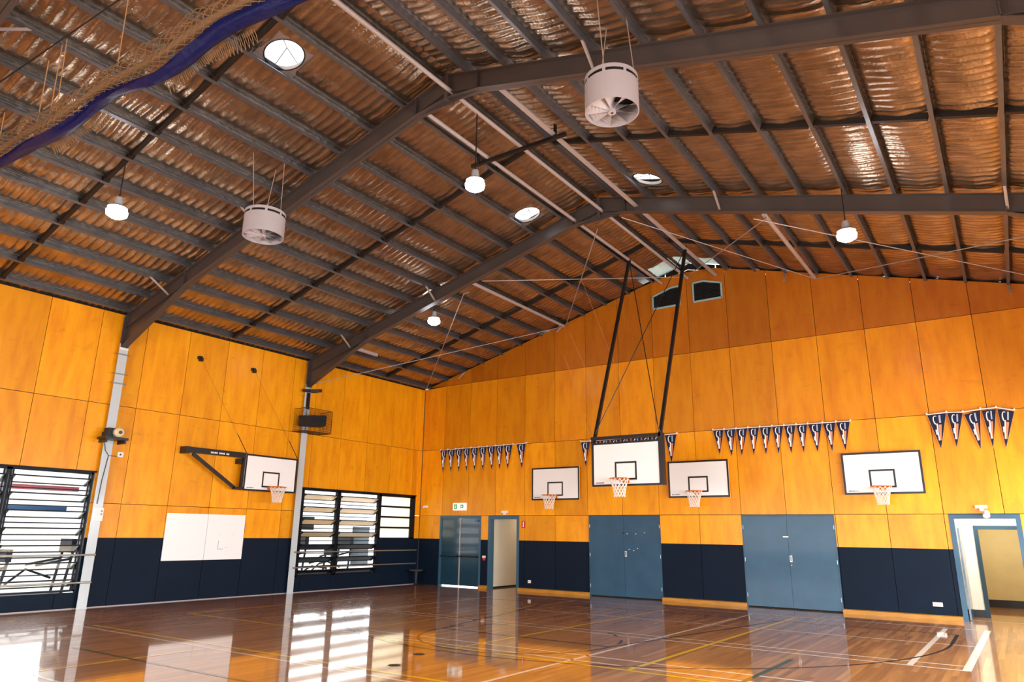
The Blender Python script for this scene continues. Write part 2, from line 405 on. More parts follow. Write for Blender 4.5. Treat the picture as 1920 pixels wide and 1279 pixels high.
# ------------------------------------------------------------------ roof lining (foil blanket over the purlins)
PL = [.27 + .8455*i for i in range(13)]
PR = [18.69 - .8455*i for i in range(9, -1, -1)] + [19.53, 20.37, 21.03]
SKY = [(8.97,-13.84),(8.98,-6.43),(12.27,-6.45)]
def foil(name, x0, x1, plist, left, label):
    xs = []; px = [x0] + [p for p in plist if x0 < p < x1] + [x1]
    for a, b in zip(px[:-1], px[1:]):
        n = 10 if b-a > .5 else 5
        xs += [a + (b-a)*i/n for i in range(n)]
    xs.append(x1); xs = np.array(xs)
    y = np.arange(YB, .62, .024)
    X, Y = np.meshgrid(xs, y, indexing='ij')
    base = 7.03 + T15*np.where(X <= RX, X, W-X) + .165
    P = np.array(sorted(plist)); i = np.clip(np.searchsorted(P, X, side='right')-1, 0, len(P)-2)
    t = np.clip((X-P[i])/(P[i+1]-P[i]), 0, 1)
    sag = np.sin(np.pi*t)**.7
    # ribs pressed into the foil, their phase wandering from bay to bay
    ph = rng.uniform(0, 2*np.pi, 40)[i]
    wob = .5*np.sin(Y*1.3+ph) + .35*np.sin(Y*3.1+2*ph+X*2)
    rib = np.abs(np.sin(np.pi*Y/.17 + wob))**.7
    amp = .021*(.6+.4*np.sin(Y*.9+ph*3)**2)
    fold = .012*np.sin(X*9+Y*6+ph)*np.sin(Y*11-X*4)
    wires = .010*(np.exp(-((t-.33)/.05)**2)+np.exp(-((t-.66)/.05)**2))
    Z = base - .075*sag + (rib-.5)*2*amp*np.minimum(1, sag*1.3) + fold*sag + wires
    nx, ny = X.shape
    V = np.stack([X, Y, Z], -1).reshape(-1, 3)
    I, J = np.meshgrid(np.arange(nx-1), np.arange(ny-1), indexing='ij')
    q = np.stack([I*ny+J, (I+1)*ny+J, (I+1)*ny+J+1, I*ny+J+1], -1).reshape(-1, 4)
    cx = (X[:-1,:-1]+X[1:,1:]).reshape(-1)/2; cy = (Y[:-1,:-1]+Y[1:,1:]).reshape(-1)/2
    keep = np.ones(len(q), bool)
    for sx, sy in SKY: keep &= ~((abs(cx-sx) < .37) & (abs(cy-sy) < .37))
    # translucent strip let into the ridge by the back wall
    keep &= ~((cy > -.85) & (cy < .3) & (abs(cx-RX) < 1.45) & (t.reshape(nx,ny)[:-1,:-1].reshape(-1) > .12))
    q = q[keep]
    me = bpy.data.meshes.new(name); me.vertices.add(len(V)); me.vertices.foreach_set('co', V.reshape(-1))
    me.loops.add(len(q)*4); me.loops.foreach_set('vertex_index', q.reshape(-1).astype(np.int32))
    me.polygons.add(len(q)); me.polygons.foreach_set('loop_start', np.arange(0, len(q)*4, 4, dtype=np.int32))
    me.polygons.foreach_set('use_smooth', np.ones(len(q), bool)); me.update(); me.validate()
    me.materials.append(M['foil']); ob = bpy.data.objects.new(name, me); C.objects.link(ob)
    return struct(ob, label)
foil('ceiling', -.1, RX, [-.575]+PL+[11.2], True, 'left slope of the foil lined ceiling')
foil('ceiling', RX, W+.1, [10.2]+PR+[21.9], False, 'right slope of the foil lined ceiling')
# outer roof sheeting above
ro = MB()
def sheet(xa, xb, ya, yb):
    za, zb = zr(min(max(xa,0),W))+.33, zr(min(max(xb,0),W))+.33
    ro.add([(xa,ya,za),(xb,ya,zb),(xb,yb,zb),(xa,yb,za),(xa,ya,za+.02),(xb,ya,zb+.02),(xb,yb,zb+.02),(xa,yb,za+.02)], [(0,3,2,1),(4,5,6,7),(0,1,5,4),(1,2,6,5),(2,3,7,6),(3,0,4,7)])
# cut around skylights
cutx = sorted([(sx-.34, sx+.34, sy-.34, sy+.34) for sx, sy in SKY])
sheet(0, 8.53, YB, .5)
sheet(8.53, 9.41, YB, -14.28); sheet(8.53, 9.41, -13.40, -6.87); sheet(8.53, 9.41, -5.99, .5)
sheet(9.41, RX, YB, -1.1); sheet(RX, 11.83, YB, -1.1); sheet(9.41, RX, .35, .5)
sheet(11.83, 12.71, YB, -6.89); sheet(11.83, 12.71, -6.01, .5); sheet(12.71, W, YB, .5)
struct(ro.build('ceiling', M['rafter']), 'outer roof sheeting above the foil')

# purlins : lipped channels
def purlin(x, name_label, grp, toe):
    m = MB(); up = Vector((-math.sin(math.radians(15)) if x < RX else math.sin(math.radians(15)), 0, math.cos(math.radians(15))))
    al = Vector((math.cos(math.radians(15)), 0, math.sin(math.radians(15)) * (1 if x < RX else -1)))
    o0 = Vector((x, 0, zr(x)+.002)); h, fl_, lp, t = .15, .065, .018, .004
    prof = [(0,0),(fl_,0),(fl_,lp),(fl_-t,lp),(fl_-t,t),(t,t),(t,h-t),(fl_-t,h-t),(fl_-t,h-lp),(fl_,h-lp),(fl_,h),(0,h)]
    y0, y1 = YB, .42
    a = [o0 + al*(toe*(px-fl_/2)) + up*py for px, py in prof]
    vs = [Vector((v.x, y0, v.z)) for v in a] + [Vector((v.x, y1, v.z)) for v in a]; n = len(prof)
    fs = [(i, (i+1) % n, n+(i+1) % n, n+i) for i in range(n)]
    fs += [(0,1,2,3,4,5),(0,5,6,11),(6,7,8,9,10,11)]
    fs += [tuple(n+i for i in ff) for ff in fs[-3:]]
    m.add(vs, fs)
    return tag(m.build('purlin', M['galv']), name_label, 'roof purlin', grp)
for i, x in enumerate(PL):
    purlin(x, 'galvanised roof purlin, %s up from the left wall' % (ORD[i] if i else 'lowest one'), 'purlins of the left roof slope', 1)
for i, x in enumerate(reversed(PR)):
    if i == 12: continue
    purlin(x, 'galvanised roof purlin on the right slope, %s up from the right eave' % (ORD[i] if i else 'lowest one'), 'purlins of the right roof slope', 1)
purlin(PR[0], 'galvanised roof purlin on the right slope, the topmost beside the ridge', 'purlins of the right roof slope', 1)

# bridging between purlins, mid bay
def bridging(plist, y, label):
    m = MB()
    for a, b in zip(plist[:-1], plist[1:]):
        if (a-RX)*(b-RX) < 0: continue
        m.bar((a+.04,y,zr(a)+.075), (b-.04,y,zr(b)+.075), .075, .11)
        m.bar((a+.04,y,zr(a)+.03), (a+.12,y,zr(a)+.06), .10, .05)
    tag(m.build('purlin_bridging', M['brace']), label, 'bridging', 'rows of purlin bridging')
for y, w_ in ((-8.6,'between the two portal frames'),(-14.42,'in front of the nearer portal frame'),(-2.4,'in the bay against the back wall')):
    bridging(PL, y, 'dark row of bridging across the left roof slope %s' % w_)
    bridging(PR, y if y > -14 else y, 'dark row of bridging across the right roof slope %s' % w_)

# ------------------------------------------------------------------ portal frames
def rafter_mesh(xa, xb, yc, haunch):
    m = MB(); tf, bf, tw = .014, .17, .012; D = .37
    top = lambda x: zr(x) - .002
    bot = lambda x: zr(x) - D
    if xa < xb: xs = [xa, xb]
    # web
    def strip(x0, z00, z01, x1, z10, z11, w):
        m.prism([(x0, yc-w/2, z00), (x1, yc-w/2, z10), (x1, yc-w/2, z11), (x0, yc-w/2, z01)], (0, w, 0))
    strip(xa, bot(xa), top(xa), xb, bot(xb), top(xb), tw)
    strip(xa, top(xa)-tf, top(xa), xb, top(xb)-tf, top(xb), bf)
    strip(xa, bot(xa), bot(xa)+tf, xb, bot(xb), bot(xb)+tf, bf)
    return m
def portal(yc, label, face=.14):
    t = thing('portal_frame', label, 'steel frame', (0, yc, 0), 'steel portal frames')
    for sgn, x0 in ((1, 0), (-1, W)):
        X = lambda d: x0 + sgn*d
        # column: I section, pale paint
        m = MB(); D = .30; fx = X(face)
        m.box((fx, yc-.11, 0), (fx-sgn*.014, yc+.11, 6.30)); m.box((fx-sgn*D, yc-.11, 0), (fx-sgn*(D-.014), yc+.11, 6.9))
        m.box((fx-sgn*.014, yc-.006, 0), (fx-sgn*(D-.014), yc+.006, 6.9))
        m.box((fx+sgn*.012, yc-.12, 0), (fx-sgn*.02, yc+.12, .012))
        c = m.build('column', M['column'], t)
        if sgn == 1:
            # upper, unpainted part of the column behind the haunch
            mm = MB(); mm.box((fx, yc-.11, 6.30), (fx-.014, yc+.11, 7.0)); mm.build('column_head', M['rafter'], t, )
        # rafter
        m = rafter_mesh(min(X(face), RX), max(X(face), RX), yc, 0)
        # haunch
        zh = 6.22; xk = X(2.62); zk = zr(X(2.62)) - .37; xs = X(face)
        m.prism([(xs, yc-.006, zh), (xk, yc-.006, zk), (xs, yc-.006, zr(xs)-.36)], (0, .012, 0))
        m.prism([(xs, yc-.085, zh), (xk, yc-.085, zk-.012), (xk, yc-.085, zk+.004), (xs, yc-.085, zh+.016)], (0, .17, 0))
        m.build('rafter', M['rafter'], t)
        # end plate of the haunch and web stiffeners
        m = MB()
        m.prism([(xk-.008, yc-.085, zr(xk)-.37), (xk+.008, yc-.085, zr(xk)-.37), (xk+.008, yc-.085, zr(xk)-.01), (xk-.008, yc-.085, zr(xk)-.01)], (0, .17, 0))
        m.build('stiffener', M['rafter'], t)
        m = MB(); m.box((xs, yc-.1, zh-.02), (xs+sgn*.02, yc+.1, zr(xs)-.02)); m.build('knee_plate', M['rafter'], t)
    # apex haunch and splice
    m = MB(); zb = zr(RX)-.37
    za = zr(9.9)-.37
    m.prism([(9.9, yc-.006, za), (10.62, yc-.006, zb-.22), (11.35, yc-.006, zr(11.35)-.37), (RX, yc-.006, zb)], (0, .012, 0))
    z1 = zb-.12
    m.prism([(9.9,yc-.085,za-.004),(10.65,yc-.085,z1),(10.65,yc-.085,z1+.014),(9.9,yc-.085,za+.01)], (0,.17,0))
    m.prism([(11.35,yc-.085,zr(11.35)-.374),(10.65,yc-.085,z1),(10.65,yc-.085,z1+.014),(11.35,yc-.085,zr(11.35)-.36)], (0,.17,0))
    m.box((10.61,yc-.1,z1-.05),(10.69,yc+.1,zr(RX)-.01))
    for xx in (9.9, 11.35): m.box((xx-.006,yc-.085,zr(xx)-.37),(xx+.006,yc+.085,zr(xx)))
    m.build('apex_splice', M['rafter'], t)
    return t
portal(FR[0], 'far steel portal frame, its column beside the caged speaker')
portal(FR[1], 'near steel portal frame, its column carrying the cable winch')
portal(FR[2], 'nearest portal frame, a corner of it at the top left')
portal(FR[3], 'steel portal frame behind the photographer')
# end rafter against the back wall
m = rafter_mesh(0, RX, .28, 0); m2 = rafter_mesh(RX, W, .28, 0); m.add(m2.v, m2.f)
tag(m.build('end_rafter', M['brace']), 'dark end rafter running up behind the top edge of the back wall', 'steel beam')
# ragged closure strip over the wall top with slits of daylight
m = MB(); x = 0
while x < W:
    L_ = random.uniform(.35, 1.3); b = min(W, x+L_)
    hh = random.choice([.2, .2, .16, .1, .2, .06])
    if (x-RX)*(b-RX) < 0: b = RX
    m.prism([(x,.2,zr(x)+.03),(b,.2,zr(b)+.03),(b,.2,zr(b)+.03+hh),(x,.2,zr(x)+.03+hh)], (0,.02,0)); x = b + random.choice([0, 0, .03])
    if x >= W: break
struct(m.build('trim_3', M['gap']), 'dark ragged closure strip along the top of the back wall')

# fly braces
def fly(x, y, sgn, yc, label, back=False):
    m = MB(); p = (x, y, zr(x)+.02); q = (x, yc + sgn*.02, zr(x)-.31)
    m.bar(p, q, .045, .006); m.bar(Vector(p)+Vector((.02,0,0)), Vector(q)+Vector((.02,0,0)), .006, .045)
    tag(m.build('fly_brace', M['tube']), label, 'steel brace', 'short braces from purlins to frames')
for k, i in enumerate((2, 6)):
    fly(PL[i], -11.5-.55, -1, -11.5, 'short steel brace from the %s left purlin down to the near frame' % ORD[i])
for k, i in enumerate((2, 6)):
    fly(PL[i], -5.67-.45, -1, -5.67, 'short steel brace from the %s left purlin down to the far frame' % ORD[i])
for i in (2, 7):
    fly(PL[i], -.05, -1, -.42, 'short steel brace hanging from the %s left purlin at the back wall' % ORD[i])
fly(PL[8], -17.33+.5, 1, -17.33, 'short steel brace beside the frame corner at the top left')
for x, s_ in ((13.62,'left'),(18.69,'right')): fly(x, -.05, -1, -.3, 'short steel brace at the back wall top, %s one on the right slope' % s_)
fly(13.62, -11.9, -1, -11.5, 'short steel brace near the fan on the right slope')
for x, s_ in ((13.62,'nearer the ridge'),(18.69,'nearer the right edge')): fly(x, -6.05, -1, -5.67, 'short steel brace at the far frame on the right slope, %s' % s_)

# ridge strut tubes and bracing struts
def tube_thing(name, p, q, r_, label, cat, mt='tube', grp=None, n=12):
    m = MB(); m.tube([p, q], r_, n); o_ = m.build(name, M[mt]); smooth_by_angle(o_); return tag(o_, label, cat, grp)
tube_thing('strut_tube', (10.72,YB,9.52), (10.72,-.05,9.52), .042, 'long pale round tube running along under the ridge', 'steel tube', grp='ridge tubes')
tube_thing('strut_tube', (10.02,-11.4,9.40), (9.86,-.05,9.52), .042, 'pale round tube left of the ridge tube', 'steel tube', grp='ridge tubes')
m = MB(); m.bar((11.62,-11.4,9.40), (11.62,-.05,9.43), .10, .03); tag(m.build('flat_strut', M['tube']), 'flat pale steel strut right of the ridge tube', 'steel strut', 'ridge tubes')
tube_thing('strut_tube', (6.62,-5.6,8.47), (6.25,-.05,8.68), .05, 'whitish tube strut from the far frame to the back wall on the left slope', 'steel tube', grp='end bay struts')
tube_thing('strut_tube', (14.53,-5.6,8.46), (14.38,-.05,8.79), .05, 'whitish tube strut from the far frame to the back wall on the right slope', 'steel tube', grp='end bay struts')
tube_thing('strut_tube', (2.2,-5.6,7.2), (2.0,-4.6,7.25), .06, 'short stub of pinkish tube below the far frame haunch', 'steel tube')
RODS = [((6.95,-5.6,8.46),(10.67,-.05,9.57),'level one from the far frame to beneath the left gable vent'),
        ((.15,-5.6,6.30),(6.28,-.05,8.66),'from the far column head up to the left strut end'),
        ((10.53,-5.6,9.12),(6.33,-.05,8.68),'from the ridge down to the left strut end'),
        ((6.33,-5.6,8.22),(.03,-.05,7.0),'from the far frame down to the room corner'),
        ((11.19,-5.6,9.26),(14.40,-.05,8.75),'from the ridge to the right strut end'),
        ((14.6,-5.6,8.38),(10.70,-.05,9.57),'crossing behind the right slope lamp towards the ridge'),
        ((14.40,-.05,8.75),(20.6,-5.6,6.95),'from the right strut end towards the right edge'),
        ((14.3,-5.6,8.42),(20.9,-.05,7.0),'running down across the right slope to the right edge')]
for p, q, s_ in RODS: tube_thing('bracing_rod', p, q, .011, 'pale bracing rod %s' % s_, 'bracing rod', 'tube', 'roof bracing rods', 6)
tube_thing('bracing_rod', (9.6,-16.1,9.40), (3.6,-17.2,7.9), .012, 'thin dark roof bracing rod behind the rolled curtain', 'bracing rod', 'brace', 'roof bracing rods', 6)
# black hoist bar between purlins under the ridge
m = MB(); m.bar((9.55,-9.42,9.36), (11.9,-9.46,9.32), .07, .07)
for x in (9.75, 11.65): m.box((x-.02,-9.47,9.32),(x+.02,-9.41,zr(x)+.01))
tag(m.build('hoist_bar', M['black']), 'black square bar slung under the ridge between the two frames', 'steel bar')

# ------------------------------------------------------------------ skylights
def skylight(sx, sy, label):
    z = zr(sx); t = thing('skylight', label, 'skylight', (sx, sy, z), 'round roof skylights')
    sl = T15 if sx < RX else -T15
    def P_(x, y, dz): return (x, y, zr(x)+dz)
    m = MB(); n = 40; R_ = .325; hs = .40; vs = []; fs = []
    for k in range(n):
        a = 2*PI*k/n; c_, s_ = math.cos(a), math.sin(a); q = hs/max(abs(c_), abs(s_))
        vs += [P_(sx+R_*c_, sy+R_*s_, .14), P_(sx+q*c_, sy+q*s_, .14), P_(sx+R_*c_, sy+R_*s_, .22)]
    for k in range(n):
        j = (k+1) % n; fs += [(3*k, 3*j, 3*j+1, 3*k+1), (3*k, 3*k+2, 3*j+2, 3*j)]
    m.add(vs, fs); m.build('curb', M['curb'], t)
    m = MB(); ring = [P_(sx+R_*math.cos(2*PI*k/n), sy+R_*math.sin(2*PI*k/n), .138) for k in range(n)]
    m.tube(ring, .012, 6, closed=True); m.build('ring', M['black'], t)
    m = MB(); m.lathe((sx, sy, z+.36), [(.34, -.02), (.28, .05), (.15, .1), (.001, .12)], 32); d = m.build('dome', M['dome'], t); smooth_by_angle(d, 80)
    m = MB(); m.tube([P_(sx-.31, sy+.05, .2), P_(sx+.05, sy, .25), P_(sx+.2, sy-.2, .2)], .008, 5)
    m.tube([P_(sx+.05, sy, .25), P_(sx-.05, sy+.30, .2)], .008, 5); m.build('dome_strap', M['brace'], t)
skylight(*SKY[0], 'round skylight in front of the near frame, beside the rolled curtain')
skylight(*SKY[1], 'round skylight between the hanging lamp and the far frame, left of the ridge')
skylight(*SKY[2], 'round skylight right of the ridge by the far frame')
# translucent ridge sheets near the back wall
M['ridge'] = mat('weathered clear sheeting', '#cfe0d8', .5)
nt = M['ridge'].node_tree; bs = nt.nodes['Principled BSDF']; tl = nt.nodes.new('ShaderNodeBsdfTranslucent'); tl.inputs[0].default_value = lin('#c4d8cf')
mxs = nt.nodes.new('ShaderNodeMixShader'); mxs.inputs[0].default_value = .10; nt.links.new(bs.outputs[0], mxs.inputs[1]); nt.links.new(tl.outputs[0], mxs.inputs[2]); nt.links.new(mxs.outputs[0], nt.nodes['Material Output'].inputs[0])
m = MB()
for a, b in ((9.3, RX), (RX, 12.0)):
    ny = 76; vs = []
    for k in range(ny+1):
        yy = -1.1+1.6*k/ny; dz = .33+.014*math.sin(2*PI*yy/.076*.5)
        vs += [(a,yy,zr(a)+dz),(b,yy,zr(b)+dz)]
    m.add(vs, [(2*k,2*k+1,2*k+3,2*k+2) for k in range(ny)])
struct(m.build('window_1', M['ridge']), 'translucent corrugated roof sheet at the ridge by the back wall')

# ------------------------------------------------------------------ windows, louvres, rails
def louvres(name, y0, y1, z0, z1, npitch, label_parent=None):
    t = thing(name, label_parent, 'louvre window', (0, (y0+y1)/2, z0), 'louvre window bays'); t['kind'] = 'structure'
    m = MB(); w = .045
    m.box((-.10,y0,z0),(.02,y0+w,z1)); m.box((-.10,y1-w,z0),(.02,y1,z1)); m.box((-.10,y0,z1-.05),(.02,y1,z1)); m.box((-.10,y0,z0),(.02,y1,z0+.04))
    # lever channels beside the jambs
    m.box((-.03,y0+w+.02,z0),(.0,y0+w+.05,z1)); m.box((-.03,y1-w-.05,z0),(.0,y1-w-.02,z1))
    m.build('window_frame', M['louvre'], t)
    for k in range(7):
        zc = z1 - .24 - .378*k
        a = -math.radians(30); hw = .145; dark = zc < 1.5
        gl = MB(); gl.bar((-.05,y0+w,zc), (-.05,y1-w,zc), 2*hw, .008, up=(math.sin(a),0,math.cos(a)))
        b = gl.build('blade', M['louvre'] if (dark and y0 > -10) else (M['glass'] if y0 > -10 else M['clearglass']), t)
        dx, dz = hw*math.cos(a), -hw*math.sin(a)
        for s_ in (-1, 1):
            ed = MB(); ed.bar((-.05+s_*dx,y0+w,zc+s_*dz),(-.05+s_*dx,y1-w,zc+s_*dz), .03, .03); ed.build('blade_edge', M['louvre'], b)
        for yy in (y0+w+.03, y1-w-.03):
            ed = MB(); ed.bar((-.05-dx,yy,zc-dz),(-.05+dx,yy,zc+dz), .05, .05); ed.build('blade_clip', M['louvre'], b)
        if zc-.19 > z0+.05:
            gl = MB(); gl.bar((-.06,y0+w,zc-.19), (-.06,y1-w,zc-.19), .022, .026); gl.build('bar', M['louvre'], t)
    return t
louvres('window_2', -5.43, -3.96, .45, 3.06, 14, 'open louvre bay beside the far column')
louvres('window_3', -3.94, -2.10, .45, 3.06, 14, 'open louvre bay in the middle of the far window')
t = thing('window_4', 'closed cream louvre panes beside the room corner', 'louvre window', (0,-1.2,1.57)); t['kind'] = 'structure'
m = MB(); m.box((-.1,-2.10,1.56),(.03,-2.02,3.06)); m.box((-.1,-.52,1.56),(.03,-.30,3.06)); m.box((-.1,-2.1,2.99),(.03,-.3,3.06)); m.box((-.1,-2.1,1.56),(.03,-.3,1.60))
for k in range(1,4): m.box((-.08,-2.02,1.585+.355*k-.03),(.02,-.52,1.585+.355*k+.03))
m.build('window_frame', M['louvre'], t)
M['lampglass'] = mat('sunlit obscured glass', '#f5efe0', .4, trans=0)
nt = M['lampglass'].node_tree; bs = nt.nodes['Principled BSDF']; tr_ = nt.nodes.new('ShaderNodeBsdfTranslucent'); tr_.inputs[0].default_value = lin('#f6efdd')
mxs = nt.nodes.new('ShaderNodeMixShader'); mxs.inputs[0].default_value = .6; nt.links.new(bs.outputs[0], mxs.inputs[1]); nt.links.new(tr_.outputs[0], mxs.inputs[2]); nt.links.new(mxs.outputs[0], nt.nodes['Material Output'].inputs[0])
for k in range(4):
    m = MB(); m.box((-.04,-2.03,1.60+.355*k),(-.03,-.52,1.60+.355*k+.33)); m.build('pane', M['lampglass'], t)
louvres('window_5', -13.42, -11.66, .38, 3.08, 14, 'open louvre bay beside the near column')
louvres('window_6', -15.02, -13.44, .38, 3.08, 14, 'open louvre bay cut by the left edge of the picture')
# dark head and sill lines of the openings
m = MB(); m.box((-.1,-5.46,3.06),(.03,-.25,3.10)); m.box((-.1,-15.06,3.08),(.03,-11.6,3.12)); struct(m.build('trim_4', M['louvre']), 'dark window head trims on the left wall')
def rail(y0, y1, z, label, lean=0):
    t = thing('handrail', label, 'rail', (.16,(y0+y1)/2,z), 'guard rails in front of the windows')
    m = MB(); m.tube([(.19,y0,z),(.19,y1,z)], .022, 12); o_ = m.build('rail_tube', M['chrome'], t); smooth_by_angle(o_)
    for yy in (y0+.06, y1-.06):
        m = MB(); m.tube([(.0,yy,z),(.19,yy,z)], .012, 8); m.lathe((0,0,0), [(.0,0),(.0,0)], 3) if False else None; m.build('rail_bracket', M['chrome'], t)
rail(-5.68,-.32,1.17,'upper steel guard rail across the far window'); rail(-5.68,-.32,.72,'lower steel guard rail across the far window')
rail(-15.2,-11.40,1.19,'upper steel guard rail across the near window'); rail(-15.2,-11.40,.58,'lower steel guard rail across the near window')

# ------------------------------------------------------------------ doors
def dframe(x0, x1, z1, w=.09, name='door_frame', parent=None, m_='frame', y0=-.012, y1=.12):
    m = MB(); m.box((x0,y0,0),(x0+w,y1,z1)); m.box((x1-w,y0,0),(x1,y1,z1)); m.box((x0+w,y0,z1-w),(x1-w,y1,z1))
    return m.build(name, M[m_], parent)
def dbl_door(name, x0, x1, label, m_='door', fw_=.03, bottom=.03):
    t = thing(name, label, 'door', ((x0+x1)/2, 0, 0)); t['kind'] = 'structure'
    dframe(x0, x1, 2.37, fw_, parent=t, m_=m_, y0=-.006)
    xm = (x0+x1)/2
    for a, b in ((x0+fw_+.003, xm-.003), (xm+.003, x1-fw_-.003)):
        m = MB(); m.box((a,.0,bottom),(b,.045,2.37-fw_-.004)); lf = m.build('door_leaf', M[m_], t)
        for zz in (.3, 1.2, 2.05):
            m = MB(); xx = a if a < xm-.1 else b; m.tube([(xx,-.008,zz-.05),(xx,-.008,zz+.05)], .009, 8); m.build('hinge', M['chrome'], lf)
    m = MB(); m.box((x0+fw_,.05,0),(x1-fw_,.07,2.3)); m.build('door_backing', M['gap'], t)
    return t, xm
t, xm = dbl_door('door_1', 7.08, 9.46, 'blue double door under the suspended backboard')
m = MB(); hx = xm+.05; m.box((hx-.025,-.012,1.17),(hx+.03,-.002,1.33)); m.build('flush_pull', M['whitep'], t)
m = MB(); m.box((hx-.012,-.014,1.19),(hx+.017,-.011,1.31)); m.build('pull_recess', M['doord'], t)
m = MB()
for dx, dz in ((.0,.0),(.28,.0),(.56,.03),(.05,-.45),(.32,-.42),(.2,-.48)): m.box((hx+dx+.05,-.004,1.82+dz),(hx+dx+.08,-.001,1.84+dz))
m.build('scuff_marks', M['whitep'], t)
m = MB(); m.box((xm-.05,-.01,1.83),(xm+.02,-.001,1.87)); m.build('bolt', M['black'], t)
t, xm = dbl_door('door_2', 11.84, 14.22, 'lighter blue double door between two navy dado panels')
m = MB(); hx = xm+.04; m.box((hx-.03,-.012,1.17),(hx+.03,-.002,1.33)); m.build('flush_pull', M['whitep'], t)
m = MB(); m.box((hx-.015,-.014,1.19),(hx+.015,-.011,1.31)); m.build('pull_recess', M['doord'], t)
m = MB(); m.box((xm-.12,-.01,1.79),(xm+.02,-.001,1.82)); m.box((hx-.01,-.01,1.08),(hx+.012,-.001,1.10)); m.build('bolt', M['chrome'], t)
# exit doors far left, glossy teal with push bars
t = thing('door_3', 'dark teal double exit door under the green sign', 'door', (1.93,0,0)); t['kind'] = 'structure'
dframe(1.0, 2.86, 2.37, .08, parent=t)
for a, b in ((1.09,1.90),(1.95,2.77)):
    m = MB(); m.box((a,.02,.035),(b,.065,2.295)); lf = m.build('door_leaf', M['doord'], t)
    m = MB(); m.tube([(a+.03,-.06,1.0),(b-.03,-.06,1.0)], .022, 8); m.box((a+.03,-.06,.97),(a+.07,.02,1.03)); m.box((b-.07,-.06,.97),(b-.03,.02,1.03)); m.build('push_bar', M['black'], lf)
m = MB(); m.box((1.905,.0,.05),(1.945,.03,2.28)); m.build('meeting_strip', M['tube'], t)
m = MB(); m.box((2.62,-.03,2.16),(2.74,.02,2.24)); m.build('door_closer', M['bluebeam'], t)
# daylight behind the exit door (gap under the leaves)
# open doorway beside it
t = thing('door_4', 'open teal doorway showing a cream passage wall', 'doorway', (3.81,0,0)); t['kind'] = 'structure'
dframe(3.17, 4.45, 2.36, .10, parent=t, y1=.2)
# right hand doorway
t = thing('door_5', 'open blue doorway at the right edge', 'doorway', (17.4,0,0)); t['kind'] = 'structure'
dframe(16.74, 18.13, 2.365, .10, parent=t, y1=.14, m_='door')
m = MB(); m.box((16.86,.16,.01),(16.90,1.1,2.06)); m.build('door_leaf', M['doord'], t)
# rooms behind
m = MB()
m.box((3.12,.16,0),(3.22,4.0,2.6)); m.box((4.5,.16,0),(4.6,4,2.6)); m.box((3.1,4,0),(4.6,4.1,2.6)); m.box((3.1,.16,2.6),(4.6,4.1,2.7))
m.box((16.2,.16,0),(16.3,1.3,2.7)); m.box((18.9,.16,0),(19.0,5,2.7)); m.box((16.2,1.25,0),(17.22,1.35,2.7)); m.box((17.22,1.25,2.10),(18.9,1.35,2.7)); m.box((18.2,1.25,0),(18.9,1.35,2.7)); m.box((16.2,.16,2.7),(19,5,2.8))
struct(m.build('wall_passage', M['cream']), 'cream passage walls behind the two open doorways')
m = MB(); m.box((16.2,4.6,0),(19,4.7,2.7)); m.box((16.2,1.35,0),(16.3,4.6,2.7)); struct(m.build('wall_inner', M['creamd']), 'olive cream wall of the inner room at the right')
m = MB(); m.box((16.3,1.235,0),(17.15,1.25,.17)); m.box((16.3,4.585,0),(18.9,4.6,.2)); m.box((3.22,.2,0),(3.24,4,.05)); struct(m.build('baseboard_passage', M['bskirt']))
t = thing('door_6', 'inner teal door frame seen through the right doorway', 'doorway', (17.7,1.3,0)); t['kind'] = 'structure'
dframe(17.14, 18.25, 2.13, .09, parent=t, y0=1.22, y1=1.38, m_='innerframe')

# ------------------------------------------------------------------ gable vents
def vent(pts, label):
    t = thing('gable_vent', label, 'vent', (sum(p[0] for p in pts)/len(pts), 0, 8.7), 'gable vents')
    m = MB(); n = len(pts)
    for i in range(n):
        p, q = pts[i], pts[(i+1) % n]; m.bar((p[0],-.02,p[1]), (q[0],-.02,q[1]), .03, .05)
    m.build('vent_frame', M['ventf'], t)
    m = MB(); m.prism([(p[0],-.001,p[1]) for p in pts], (0,-.01,0)); m.build('vent_back', M['gap'], t)
    x0, x1 = min(p[0] for p in pts), max(p[0] for p in pts); z0, z1 = min(p[1] for p in pts), max(p[1] for p in pts)
    m = MB(); z = z0+.05
    while z < z1-.03:
        # clip slat under the sloping top
        xs = [x for x in np.linspace(x0+.02, x1-.02, 30) if z < top_at(pts, x)-.03]
        if xs: m.bar((xs[0],-.03,z), (xs[-1],-.03,z), .05, .008, up=(0,-.6,.8))
        z += .055
    m.build('vent_slats', M['vent'], t)
def top_at(pts, x):
    up = sorted([p for p in pts if p[1] > 8.9]); 
    for a, b in zip(up[:-1], up[1:]):
        if a[0] <= x <= b[0]: return a[1] + (b[1]-a[1])*(x-a[0])/(b[0]-a[0]+1e-9)
    return up[-1][1]
vent([(9.54,8.72),(9.54,9.13),(10.15,9.32),(10.42,9.33),(10.42,8.72)], 'louvred gable vent left of the wall centre, partly behind the black rod')
vent([(10.87,8.72),(10.87,9.33),(11.2,9.34),(11.74,9.18),(11.74,8.72)], 'louvred gable vent right of the wall centre, fully in view')

